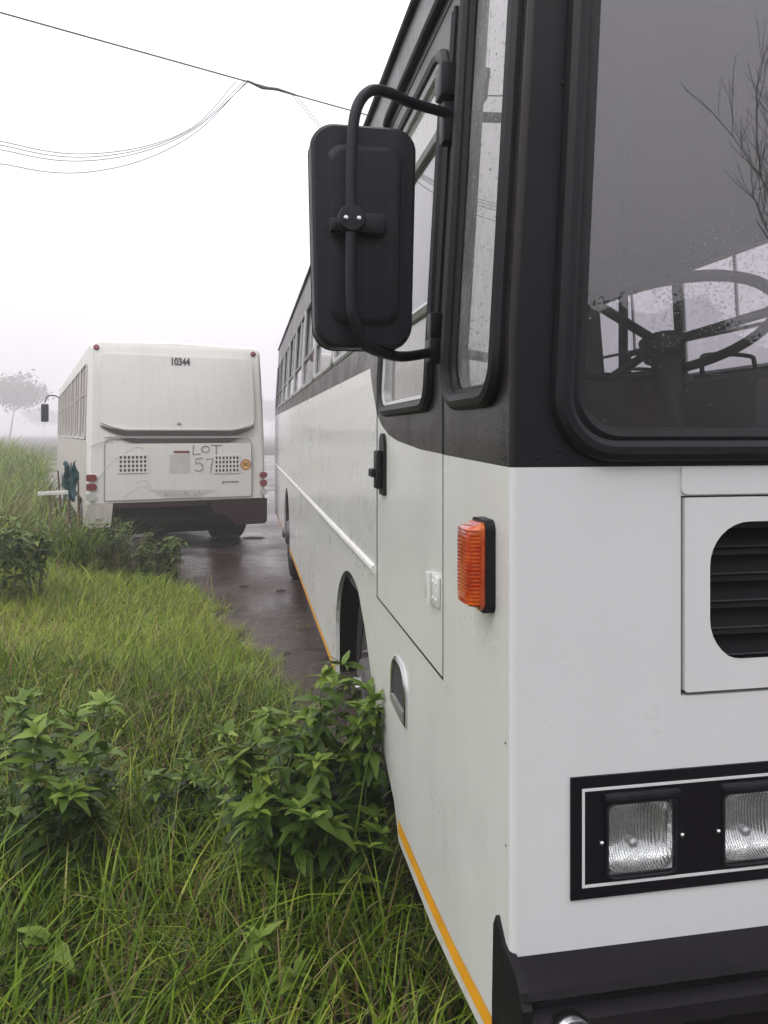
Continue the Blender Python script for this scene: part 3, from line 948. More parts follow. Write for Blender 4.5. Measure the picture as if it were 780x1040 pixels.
f = MB().box(.54, .85, 2.47, 2.485, .16, .55); f.build('mud_flap', M['rubber'], bus)

# chassis, floor, cab and cabin fittings
f = MB().box(.98, 2.48, 1.6, 12.9, .42, .96); f.box(.53, 2.93, 4.3, 8.3, .50, .96); f.box(.53, 2.93, 9.8, 12.9, .50, .96)
f.build('chassis', M['dark'], bus)
MB().box(.505, 2.95, 1.50, 13.15, .97, 1.02).build('cabin_floor', M['interior'], bus)
MB().box(.575, 2.88, 1.40, 13.15, 3.09, 3.115).build('ceiling', M['interior'], bus)
f = MB().box(.51, 2.945, 1.40, 1.72, 1.0, 1.60, .03)
f.box(1.05, 1.55, 1.45, 1.80, 1.58, 1.84, .06); f.box(.55, 2.9, 1.48, 1.70, 1.59, 1.70, .03)
f.build('dashboard', M['interior'], bus)
f = MB().box(.53, 1.55, 2.96, 3.0, 1.02, 1.95); f.tube([(1.55, 2.98, 1.02), (1.55, 2.98, 3.09)], .02, 8)
f.build('cab_partition', M['interior'], bus)
sw = Matrix.Translation((1.035, 1.80, 1.955)) @ Matrix.Rotation(R(-20), 4, 'X')
f = MB().tube([sw @ Vector((.275 * math.cos(a), .275 * math.sin(a), 0)) for a in np.linspace(0, 2 * PI, 48, endpoint=False)], .0135, 10, closed=True)
for a in (R(90), R(210), R(330)):
    f.tube([sw @ Vector((.02 * math.cos(a), .02 * math.sin(a), -.03)), sw @ Vector((.27 * math.cos(a), .27 * math.sin(a), 0))], .012, 8)
f.lathe([(-.05, .05), (.0, .055), (.01, .03)], sw @ Vector((0, 0, -.02)), sw.to_3x3() @ Vector((0, 0, 1)), 20)
f.tube([sw @ Vector((0, 0, -.04)), (1.035, 1.62, 1.45), (1.035, 1.55, 1.0)], .035, 10)
f.build('steering_wheel', M['wheelrim'], bus, 50)
def seat(x0, x1, y, z, top, mat, handle=True):
    f = MB().box(x0, x1, y, y + .42, z + .36, z + .46, .03)
    T = Matrix.Translation(((x0 + x1) / 2, y + .44, z + .40)) @ Matrix.Rotation(R(-10), 4, 'X')
    f.box((x0 - x1) / 2, (x1 - x0) / 2, -.035, .035, 0, top, .03, T)
    f.box(x0 + .05, x0 + .09, y + .1, y + .35, z, z + .37); f.box(x1 - .09, x1 - .05, y + .1, y + .35, z, z + .37)
    o = f.build('seat', mat, bus, 40)
    if handle:
        w = (x1 - x0) / 2
        hp = [T @ Vector((-w * .8, 0, top - .1)), T @ Vector((-w * .78, 0, top + .06)), T @ Vector((-w * .6, 0, top + .11)), T @ Vector((w * .6, 0, top + .11)), T @ Vector((w * .78, 0, top + .06)), T @ Vector((w * .8, 0, top - .1))]
        MB().tube(bez(hp, 6), .013, 8).build('grab_handle', M['wheelrim'], o, 60)
seat(.86, 1.30, 2.15, 1.18, .60, M['interior'], False)
for k in range(9):
    y = 3.35 + k * 1.0
    for x0 in (2.02, 2.46): seat(x0, x0 + .42, y, 1.02, .62, M['seat'])
    for x0 in (.54, .98): seat(x0, x0 + .42, y + .4, 1.02, .62, M['seat'])
for x, y in ((1.55, 5.0), (1.95, 4.3), (1.55, 8.0), (1.95, 7.2)):
    MB().tube([(x, y, 1.02), (x, y, 3.09)], .016, 8).build('grab_pole', M['wheelrim'], bus)

# ------------------------------------------------------------------ far bus, built in its own frame: u across the back, v towards its nose
FB = math.atan2(.252, .968)
fb = thing('bus', 'dirty white bus seen from behind, number 10344 above LOT 57 scrawled on its engine hatch', 'bus', (-2.12, 10.95, 0), FB)
BW, BL = 2.5, 11.5
def hw_(z):       # half width: slight tumblehome and rounded roof edge
    t = max(0, z - 1.2)
    return 1.25 - .024 * t
def fside(v, z, d=0, s=-1):
    return Vector((1.25 + s * (hw_(z) - d), v, z))
def fback(u, z, d=0):      # back wall, leaning a little forward above the crease
    y = .05 * max(0, z - 1.55) + .03 * max(0, z - 1.55) ** 2
    return Vector((1.25 + (u - 1.25) * hw_(z) / 1.25, y + d, z))
def local(mb, name, mat, parent=fb, smooth=35, **k): return mb.build(name, mat, parent, smooth, False, **k)
# shell: ribs of a rounded section swept along the body
sec = []
for z in (.74, 1.0, 1.3, 1.7, 2.1, 2.5, 2.87):
    sec.append((-hw_(z), z))
for k in range(1, 8):
    a = PI - (PI / 2) * k / 7
    sec.append((-hw_(2.88) + .12 + .12 * math.cos(a), 2.88 + .12 * math.sin(a)))
sec += [(0, 3.025)]
sec = sec + [(-x, z) for x, z in reversed(sec[:-1])]
V = []; F = []
vs = [.012, .03, .08, .16, 3, 6, 9, 12.1, 12.3]
for v in vs:
    e = {.012: .05, .03: .03, .08: .008}.get(v, 0)
    if v == 12.3: e = .06
    for x, z in sec:
        y = fback(1.25, z).y if v < 1 else 0
        k = 1 - e / 1.25
        V.append((1.25 + x * k, v + y, z - (e * .9 if z > 2.88 else 0)))
n_ = len(sec)
for i in range(len(vs) - 1):
    F += [(i * n_ + k, i * n_ + k + 1, (i + 1) * n_ + k + 1, (i + 1) * n_ + k) for k in range(n_ - 1)]
F += [tuple(range(n_)), tuple((len(vs) - 1) * n_ + k for k in range(n_))]
local(MB().add(V, F), 'body', M['far_white'], smooth=40)
# blank upper panel, slightly raised
lp = rr(.16, 2.34, 1.72, 2.80, (.22, .22, .07, .07), 8)
panel('upper_panel', [lp], lambda u, v, d: fback(u, v, d + .005), .012, M['far_white'], fb, cuts=(1.9, 2.1, 2.3, 2.5, 2.65), smooth=30, wc=False)
# curved crease and the strip under it
def strip(name, u0, u1, zc, up, th, mat, y):
    V = []; F = []; n = 30
    for k in range(n + 1):
        t = k / n; u = u0 + (u1 - u0) * t
        e = abs(2 * t - 1)
        z = zc + up * max(0, (e - .62) / .38) ** 2
        h = th * (1 - .75 * max(0, (e - .8) / .2))
        for dz_, dd in ((h / 2, 0), (h / 2, y), (-h / 2, y * .4), (-h / 2, 0)):
            V.append(fback(u, z + dz_, dd))
    for k in range(n):
        for q in range(4):
            F.append((4 * k + q, 4 * k + (q + 1) % 4, 4 * k + 4 + (q + 1) % 4, 4 * k + 4 + q))
    F += [(0, 1, 2, 3), tuple(4 * n + q for q in range(4))]
    return local(MB().add(V, F), name, mat)
strip('crease', .16, 2.33, 1.695, .105, .070, M['far_crease'], -.010)
strip('crease_lip', .16, 2.33, 1.742, .105, .016, M['far_white'], -.022)
strip('lower_crease', .42, 2.09, 1.588, .045, .066, M['far_crease'], -.006)
strip('crease_shelf', .20, 2.30, 1.645, .0, .022, M['far_white'], -.018)
# engine hatch: outline gap, panel
HT = rr(.215, 2.285, .765, 1.625, (.01, .01, .09, .09), 6)
panel('hatch_gap', [HT, rr(.227, 2.273, .765 + .006, 1.613, (.01, .01, .08, .08), 6)], lambda u, v, d: fback(u, v, d - .001), .003, M['far_line'], fb, wc=False)
hat = panel('engine_hatch', [rr(.230, 2.270, .775, 1.555, .02, 4)], lambda u, v, d: fback(u, v, d - .004), .006, M['far_white'], fb, wc=False)
for (u0, u1, z0, z1, nxg) in ((.407, .783, 1.157, 1.395, 7), (1.727, 2.085, 1.129, 1.371, 7)):
    panel('vent', [[(u0, z0), (u1, z0), (u1, z1), (u0, z1)]], lambda u, v, d: fback(u, v, d - .0055), .004, M['far_crease'], hat, wc=False)
    f = MB()
    for k in range(nxg + 1):
        u = u0 + (u1 - u0) * k / nxg
        f.box(u - .011, u + .011, -.014, -.006, z0 - .012, z1 + .012)
    for k in range(5):
        z = z0 + (z1 - z0) * k / 4
        f.box(u0 - .012, u1 + .012, -.016, -.005, z - .010, z + .010)
    local(f, 'vent_bars', M['far_white'], hat)
panel('bare_patch', [rr(1.09, 1.38, 1.13, 1.40, .01)], lambda u, v, d: fback(u, v, d - .0052), .002, M['grey_patch'], hat, wc=False)
local(MB().box(1.145, 1.367, -.016, -.003, 1.424, 1.452, .004), 'brake_light', M['red_lens'], hat)
local(MB().box(1.83, 2.075, -.012, -.003, .985, 1.003, .003).box(1.83, 1.86, -.012, -.003, .965, .99, .003), 'badge', M['far_line'], hat)
# handwriting
def strokes(lines, w=.008):
    f = MB()
    for l in lines:
        f.tube([fback(u, z, -.005) for u, z in l], w, 6)
    return f
def circ(cu, cz, ru, rz, a0=0, a1=360, n=16): return [(cu + ru * math.cos(R(a0 + (a1 - a0) * k / n)), cz + rz * math.sin(R(a0 + (a1 - a0) * k / n))) for k in range(n + 1)]
L = [[(1.425, 1.525), (1.415, 1.40), (1.52, 1.405)], circ(1.595, 1.47, .055, .045), [(1.68, 1.53), (1.83, 1.525)], [(1.755, 1.527), (1.748, 1.39)]]
L += [[(1.56, 1.345), (1.46, 1.335), (1.45, 1.26), (1.50, 1.28), (1.55, 1.25), (1.555, 1.19), (1.51, 1.155), (1.44, 1.17)], [(1.60, 1.325), (1.705, 1.335), (1.68, 1.24), (1.665, 1.13)]]
local(strokes(L, .0085), 'marker_writing', M['marker_ink'], hat)
# speed disc
T = Vector((2.185, 0, 1.238))
o = local(MB().lathe([(.004, .078), (.008, .077)], T, (0, -1, 0), 32), 'speed_disc', M['sticker_r'], hat)
local(MB().lathe([(.006, .062), (.0095, .062)], T, (0, -1, 0), 32), 'disc_face', M['sticker_y'], hat)
t = text_mesh('disc_number', '80', .085, M['text_ink'], hat, .001); t.location = (2.185, -.010, 1.238); t.rotation_euler = (R(90), 0, 0)
t = text_mesh('fleet_number', '10344', .150, M['text_ink'], fb, .0035, .74); y_ = fback(1.25, 2.72).y - .004; t.location = (1.255, y_, 2.722); t.rotation_euler = (R(85), 0, 0)
local(strokes([[(1.205, 1.815), (1.212, 1.852), (1.226, 1.822), (1.240, 1.852), (1.247, 1.815)]], .0055), 'emblem', M['text_ink'])
# plate recess with dirt
lp = [(.80, .905), (1.77, .880), (1.50, .775), (1.02, .778)]
panel('plate_recess', [lp], lambda u, v, d: fback(u, v, d - .0058), .003, M['grey_patch'], hat, wc=False)
f = MB()
rg = random.Random(9)
for k in range(26):
    u = rg.uniform(1.02, 1.56); z = rg.uniform(.80, .86); a = rg.uniform(0, PI)
    l = rg.uniform(.008, .03)
    f.tube([fback(u, z, -.005), fback(u + l * math.cos(a), z + l * math.sin(a), -.005)], rg.uniform(.003, .006), 5)
local(f, 'plate_scuffs', M['mud'], hat)
f = MB()
for l in ([(.10, 1.05), (.35, 1.33), (.62, 1.50), (.74, 1.48)], [(.62, .98), (.70, 1.04), (.78, 1.03), (.82, .95)], [(.45, .80), (.70, .96), (.86, .90)], [(.02, 1.52), (.20, 1.59), (.33, 1.58)]):
    f.tube([fback(u, z, -.003) for u, z in bez([(u, 0, z) for u, z in l], 6) and [(p.x, p.z) for p in bez([(u, 0, z) for u, z in l], 6)]], .0045, 5)
local(f, 'scratch', M['grey_patch'])
# lamps
def tail(u0, u1, zc, hz_, mat):
    lp = rr(u0, u1, zc - hz_, zc + hz_, (.01, hz_ * .9, hz_ * .9, .01) if u0 < 1 else (hz_ * .9,) * 4, 6)
    f = MB().prism(lp, lambda u, v, d: fback(u, v, d), -.022, .03)
    return local(f, 'tail_light', mat)
for zc, mt in ((1.092, 'red_lens'), (.968, 'red_lens'), (.828, 'clear_lens')):
    tail(-.01, .125, zc, .046, M[mt])
for zc, mt in ((1.080, 'red_lens'), (.962, 'red_lens'), (.828, 'clear_lens')):
    tail(2.40, 2.505, zc, .046, M[mt])
for u in (.09, 2.37):
    p = fback(u, 2.885)
    local(MB().lathe([(-.02, .042), (.010, .040), (.016, .028)], p + Vector((0, .02, 0)), (0, -1, .15), 20), 'marker_light', M['red_lens'])
# bumper, underside, wheels
f = MB().prism([(1.62, .735), (2.5, .735), (2.5, .40), (2.46, .36), (2.02, .36), (1.90, .50), (1.70, .56)], lambda u, v, d: Vector((u, d, v)), -.03, .5)
local(f, 'bumper', M['far_dark'])
f = MB().prism([(.33, .735), (1.62, .735), (1.62, .665), (.33, .665)], lambda u, v, d: Vector((u, d, v)), -.02, .3)
local(f, 'bumper_lip', M['far_dark'])
f = MB().prism([(.0, .735), (.33, .735), (.30, .42), (.04, .40), (0, .44)], lambda u, v, d: Vector((u, d, v)), -.03, .5)
local(f, 'bumper_corner', M['far_side'])
f = MB().prism([(.33, .66), (1.9, .66), (1.9, .42), (.33, .42)], lambda u, v, d: Vector((u, d, v)), .10, .3)
f.prism([(.33, .42), (2.0, .42), (2.0, .24), (.33, .24)], lambda u, v, d: Vector((u, d, v)), .45, .6)
local(f, 'bumper_recess', M['dark'])
f = MB().box(.25, 2.25, .3, 11.2, .42, .73); local(f, 'chassis', M['dark'])
panel('side_skirt', [[(.5, .40), (1.9, .38), (1.95, .75), (2.2, .95), (2.9, .95), (3.15, .75), (3.2, .38), (8.0, .36), (8.05, .75), (8.3, .95), (9.0, .95), (9.25, .75), (9.3, .36), (11.4, .36), (11.4, .741), (.5, .741)]][:1], lambda u, v, d: fside(u, min(v, .74), d - .003), .02, M['far_side'], fb, wc=False) if False else None
for s in (-1, 1):
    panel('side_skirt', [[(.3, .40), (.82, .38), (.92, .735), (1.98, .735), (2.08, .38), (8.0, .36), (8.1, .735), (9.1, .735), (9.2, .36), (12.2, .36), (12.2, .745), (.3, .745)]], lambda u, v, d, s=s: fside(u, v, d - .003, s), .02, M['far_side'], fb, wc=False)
    # side window strip: one dark sheet, posts and shut panes over it
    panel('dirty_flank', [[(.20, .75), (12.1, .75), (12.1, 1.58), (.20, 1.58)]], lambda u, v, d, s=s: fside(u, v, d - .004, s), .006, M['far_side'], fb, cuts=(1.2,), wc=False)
    for k in range(8):
        a = .42 + k * 1.44; b = a + 1.28
        w = panel('window', [rr(a, b, 1.62, 2.68, .05, 4)], lambda u, v, d, s=s: fside(u, v, d - .006, s), .010, M['far_glass'], fb, wc=False)
        f = MB().tube([fside(u, v, -.008, s) for u, v in rr(a, b, 1.62, 2.68, .05, 4)], .016, 6, closed=True)
        f.tube([fside(a, 2.25, -.009, s), fside(b, 2.25, -.009, s)], .012, 6); f.tube([fside((a + b) / 2, 1.7, -.009, s), fside((a + b) / 2, 2.68, -.009, s)], .012, 6)
        local(f, 'window_frame', M['far_side'], w)
    for v in (1.45, 8.6):
        x = 1.25 + s * 1.225
        f = MB().lathe([(-.5, .30), (-.5, .46), (-.47, .50), (-.03, .50), (0, .46), (-.01, .30)], (x, v, .50), (s, 0, 0), 36)
        w = local(f, 'wheel', M['tyre'])
        local(MB().lathe([(-.2, .30), (-.02, .31), (-.05, .2), (.02, .13), (.03, .1)], (x, v, .50), (s, 0, 0), 28), 'rim', M['steel'], w)
local(MB().box(-.06, .0, .05, .12, .30, .75), 'rear_corner_trim', M['far_white']) if False else None
# nose mirror
f = MB().tube(bez([(.10, 12.25, 2.66), (-.08, 12.35, 2.76), (-.26, 12.38, 2.72), (-.32, 12.38, 2.55)], 6), .018, 8)
local(f, 'mirror_arm', M['plastic'])
local(MB().box(-.42, -.22, 12.33, 12.44, 2.02, 2.52, .03), 'mirror_housing', M['plastic'])
local(MB().tube([(1.2, .6, .50), (1.2, .12, .44)], .05, 12), 'exhaust', M['far_dark'])

# ------------------------------------------------------------------ things beside the far bus
tp = thing('tarpaulin', 'crumpled teal sheet hung on dark stakes beside the rear corner of the far bus', 'tarpaulin', (-2.24, 10.42, .12))
rg = random.Random(3)
V = []; F = []; n1, n2 = 12, 16
for j in range(n2 + 1):
    for i in range(n1 + 1):
        a = i / n1; b = j / n2
        x = -.07 + .17 * a + .02 * math.sin(b * 9 + a * 3); y = .03 * math.sin(a * 14 + b * 4) + rg.uniform(-.012, .012)
        V.append((x + rg.uniform(-.006, .006), y, .74 + .44 * b + .05 * math.sin(a * 8)))
for j in range(n2):
    for i in range(n1):
        q = j * (n1 + 1) + i
        F.append((q, q + 1, q + n1 + 2, q + n1 + 1))
s_ = MB().add(V, F); sh = s_.build('sheet', M['teal'], tp, 60, False)
sh.modifiers.new('thick', 'SOLIDIFY').thickness = .012
for x, h, l in ((-.11, 1.1, -.03), (.0, 1.2, .02), (.11, .95, .0)):
    MB().tube([(x - l, .03, -.1), (x, .035, h * .6), (x + l, .03, h)], [.016, .014, .010], 8).build('stake', M['wood'], tp, 60, False)
mp_ = thing('marker_post', 'thin brown post carrying a short white plank in tall grass', 'post', (-2.36, 9.95, .1))
MB().tube([(0, 0, -.1), (.005, 0, .5), (0, 0, .95)], [.018, .016, .014], 8).build('post', M['wood'], mp_, 60, False)
MB().box(-.10, .25, -.035, -.018, .845, .895, .003, Matrix.Rotation(R(-2), 4, 'Y')).build('plank', M['plank'], mp_, 35, False)

# ------------------------------------------------------------------ cables
def sag(a, b, s, n=40):
    a = Vector(a); b = Vector(b)
    return [a.lerp(b, k / n) + Vector((0, 0, -4 * s * (k / n) * (1 - k / n))) for k in range(n + 1)]
P0, P1 = Vector((-3.15, 10.73, 7.20)), Vector((1.85, 12.98, 7.20))
dv = P1 - P0
A, Bc = P0 - dv * 4, P0 + dv * 5
tag(MB().tube(sag(A, Bc, .02, 60), .011, 6).build('power_cable', M['cable'], None, 60), 'taut black overhead cable slanting across the sky above the far bus', 'cable')
kn = Vector((.03, 12.12, 7.00))
def zc(q):      # height of the main cable above a point on its run
    t = ((q - A).dot(Bc - A)) / (Bc - A).length_squared
    p = A.lerp(Bc, t); p.z -= 4 * .02 * t * (1 - t)
    return p
kn = zc(Vector((.03, 12.12, 7)))
kn2 = zc(Vector((.80, 12.5, 7)))
tag(MB().tube([kn + Vector((0, 0, .01)), kn.lerp(kn2, .3) + Vector((.0, 0, -.03)), kn.lerp(kn2, .6) + Vector((0, 0, .01)), kn2], [.016, .026, .024, .015], 6).build('cable_splice', M['cable'], None, 60), 'thick wrapped splice where the loose wires meet the overhead cable', 'cable splice')
lab = ['lowest hanging loose wire looping below the overhead cable', 'second lowest slack wire looping under the overhead cable', 'third slack wire of the bundle looping under the overhead cable', 'topmost slack wire of the bundle looping under the overhead cable']
for k, (dz_, dx) in enumerate(((-.52, .0), (-.34, .05), (-.28, 0), (-.23, -.12))):
    mid = [kn + Vector((dx * .8 - .02 * k, 0, 0)), kn + Vector((-.85, -.35, -.85 + dz_ * .4)), kn + Vector((-1.9, -.8, -1.33 + dz_ * .8)), kn + Vector((-3.0, -1.25, -1.42 + dz_)), kn + Vector((-4.6, -1.9, -1.05 + dz_)), kn + Vector((-9, -3.6, 1.2))]
    tag(MB().tube(bez(mid, 12), .0055, 5).build('slack_wire', M['cable'], None, 60), lab[k], 'wire', 'slack wires hanging from the overhead cable')
for k in range(2):
    e = kn2 + Vector((1.7 + .2 * k, .6, -1.30 - .05 * k))
    tag(MB().tube(bez([kn2 - Vector((.06 * k, 0, 0)), kn2 + Vector((.30, .1, -.30 - .06 * k)), kn2 + Vector((.75, .25, -.72 - .06 * k)), e, e + Vector((3, 1.2, -.3))], 10), .0055, 5).build('slack_wire', M['cable'], None, 60),
        ['upper thin wire dropping from the cable splice towards the bus mirror', 'lower thin wire dropping from the cable splice towards the bus mirror'][k], 'wire', 'slack wires hanging from the overhead cable')

# ------------------------------------------------------------------ grass
rs = np.random.default_rng(11)
def blades(x, y, h, w, lean_, droop, tint, nseg=4):
    N = len(x)
    z = ground_z(x, y)
    az = rs.uniform(0, 2 * PI, N)
    dx, dy = np.cos(az), np.sin(az)
    sa = az + PI / 2 + rs.uniform(-.6, .6, N)
    sx, sy = np.cos(sa), np.sin(sa)
    t = np.linspace(0, 1, nseg + 1)[None, :]
    out = (lean_[:, None] * t + droop[:, None] * t ** 2.3) * h[:, None]
    up = h[:, None] * (t - .55 * (droop[:, None] ** 1.0) * t ** 2.6)
    wd = .5 * w[:, None] * np.minimum(1, (1.03 - t) * 1.9) * (.65 + .35 * np.minimum(1, t * 4))
    cx = x[:, None] + dx[:, None] * out; cy = y[:, None] + dy[:, None] * out; cz = z[:, None] - .02 + up
    V = np.empty((N, nseg + 1, 2, 3))
    for s, k in ((-1, 0), (1, 1)):
        V[:, :, k, 0] = cx + s * sx[:, None] * wd; V[:, :, k, 1] = cy + s * sy[:, None] * wd; V[:, :, k, 2] = cz
    base = np.arange(N)[:, None] * (2 * (nseg + 1)) + 2 * np.arange(nseg)[None, :]
    F = np.stack([base, base + 1, base + 3, base + 2], -1).reshape(-1, 4)
    return V.reshape(-1, 3), F, np.repeat(tint, nseg)

def scatter(n, x0, x1, y0, y1, keep):
    x = rs.uniform(x0, x1, n); y = rs.uniform(y0, y1, n)
    k = keep(x, y)
    return x[k], y[k]
def patch(x, y, s, o=0): return wob(x * s + o, y * s - o * .7) * .5 + wob(x * s * 2.3 - o, y * s * 2.3) * .3
def inv(x, y, margin=.15):
    D = x * .1767 + y * .9843; lat = x * .9843 - y * .1767
    return (D > .8) & (lat / np.maximum(D, .01) < .30) & (lat / np.maximum(D, .01) > -.5 - margin - 2.2 / np.maximum(D, .5))
parts = []
# near, 1.2 - 5 m: long wet blades
def keep_near(x, y):
    lim = edge_x(y) + .16 * wob(x * 5, y * 5) + .10 * wob(x * 11, y * 13) + .05 + .18 * (rs.random(len(x)) ** 6)
    return inv(x, y) & (x < lim) & (np.hypot(x, y) > .95) & (rs.random(len(x)) < .55 + .45 * (patch(x, y, 1.9) > -.15))
x, y = scatter(72000, -5.2, 1.5, .5, 5.2, keep_near)
N = len(x)
under = x > .44
h = rs.uniform(.16, .36, N) * (1 + .35 * patch(x, y, 1.4, 3)) * np.where(y < 3.2, 1.12, .85)
tall = rs.random(N) < .025
h = np.where(tall, h * 1.5, h)
h = np.where(under, np.minimum(h, .24), h)
w = rs.uniform(.004, .0105, N)
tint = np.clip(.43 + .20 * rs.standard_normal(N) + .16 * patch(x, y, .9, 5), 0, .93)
tint = np.where(rs.random(N) < .07, rs.uniform(.84, 1, N), tint)
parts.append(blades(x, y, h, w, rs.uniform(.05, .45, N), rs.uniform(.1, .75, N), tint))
# fallen dead blades between the stalks
x, y = scatter(12000, -5.2, 1.4, .5, 5.2, keep_near)
N = len(x)
V, F, T_ = blades(x, y, rs.uniform(.10, .26, N), rs.uniform(.003, .008, N), rs.uniform(.7, 1.2, N), rs.uniform(.5, .95, N), rs.uniform(.86, 1, N))
V[:, 2] = V[:, 2] * .6 + .4 * np.repeat(ground_z(x, y), 10) + .05
parts.append((V, F, T_))
# middle, 5 - 10 m: finer, brighter turf
def keep_mid(x, y):
    lim = edge_x(y) + .16 * wob(x * 5, y * 5) + .10 * wob(x * 11, y * 13) + .05 + .18 * (rs.random(len(x)) ** 6)
    return inv(x, y, .1) & (x < lim)
x, y = scatter(190000, -7.5, .6, 4.6, 11, keep_mid)
N = len(x)
h = rs.uniform(.08, .21, N) * (1 + .45 * patch(x, y, 1.3, 2))
w = rs.uniform(.004, .0085, N)
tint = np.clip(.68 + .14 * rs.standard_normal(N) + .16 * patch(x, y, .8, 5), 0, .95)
tint = np.where(rs.random(N) < .035, rs.uniform(.84, 1, N), tint)
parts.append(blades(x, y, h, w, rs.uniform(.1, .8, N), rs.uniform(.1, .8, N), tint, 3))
# seed stalks standing over the turf
x, y = scatter(1500, -5.5, .6, 2.2, 10, keep_mid)
N = len(x)
parts.append(blades(x, y, rs.uniform(.32, .58, N), rs.uniform(.003, .006, N), rs.uniform(.05, .35, N), rs.uniform(.05, .5, N), rs.uniform(.78, .93, N), 4))
# tall rank growth on the bank further off
def keep_far(x, y):
    return inv(x, y, .1) & (x < edge_x(y) - .06) & (rs.random(len(x)) < .7 + .7 * patch(x, y, .9, 9))
x, y = scatter(80000, -22, -.9, 8.2, 38, keep_far)
N = len(x)
kk = np.clip((-1.4 - x + (y - 9.5) * .1) / 1.2, 0, 1)
h = rs.uniform(.22, .60, N) * (.6 + 1.15 * kk) * np.where(y > 22, 1.6, 1) * (1 + .4 * patch(x, y, .7, 4))
w = rs.uniform(.010, .022, N)
tint = np.clip(.55 + .2 * rs.standard_normal(N) + .2 * patch(x, y, .6), 0, 1)
tint = np.where(rs.random(N) < .10, rs.uniform(.88, 1, N), tint)
parts.append(blades(x, y, h, w, rs.uniform(.1, .6, N), rs.uniform(.2, .8, N), tint, 3))
# weeds in the cracks of the road
for (cx, cy, r, n) in ((.12, 6.5, .30, 130), (.42, 6.75, .22, 70)):
    x = cx + rs.normal(0, r * .7, n); y = cy + rs.normal(0, .035, n)
    h = rs.uniform(.02, .07, n)
    V, F, T_ = blades(x, y, h, rs.uniform(.004, .008, n), rs.uniform(.2, .6, n), rs.uniform(.2, .7, n), np.clip(.6 + .3 * rs.standard_normal(n), 0, 1), 3)
    V[:, 2] += .045
    parts.append((V, F, T_))
off = 0; VV = []; FF = []; TT = []
for V, F, T_ in parts:
    VV.append(V); FF.append(F + off); TT.append(T_); off += len(V)
gr_o = fast_mesh('grass', np.concatenate(VV), np.concatenate(FF), M['grass'], np.concatenate(TT))
gr_o['kind'] = 'stuff'

# ------------------------------------------------------------------ leafy weeds
def leaf_shape(L_, W_, fold, curl):
    """lanceolate toothed blade along +x: rows of (left, mid, right)."""
    ts = [0, .12, .3, .5, .7, .87, 1]
    ws_ = [.05, .55, .95, 1.0, .72, .36, .0]
    out = []
    for i, (t, w) in enumerate(zip(ts, ws_)):
        z = -curl * t * t * L_
        tooth = .06 * W_ * (1 if i % 2 else -1) * (0 < i < 6)
        out += [(t * L_, (w * W_ + tooth) * .5, z + fold * w * W_ * .5), (t * L_, 0, z), (t * L_, -(w * W_ + tooth) * .5, z + fold * w * W_ * .5)]
    F = []
    for i in range(6):
        a = 3 * i
        F += [(a, a + 1, a + 4, a + 3), (a + 1, a + 2, a + 5, a + 4)]
    return np.array(out), np.array(F)

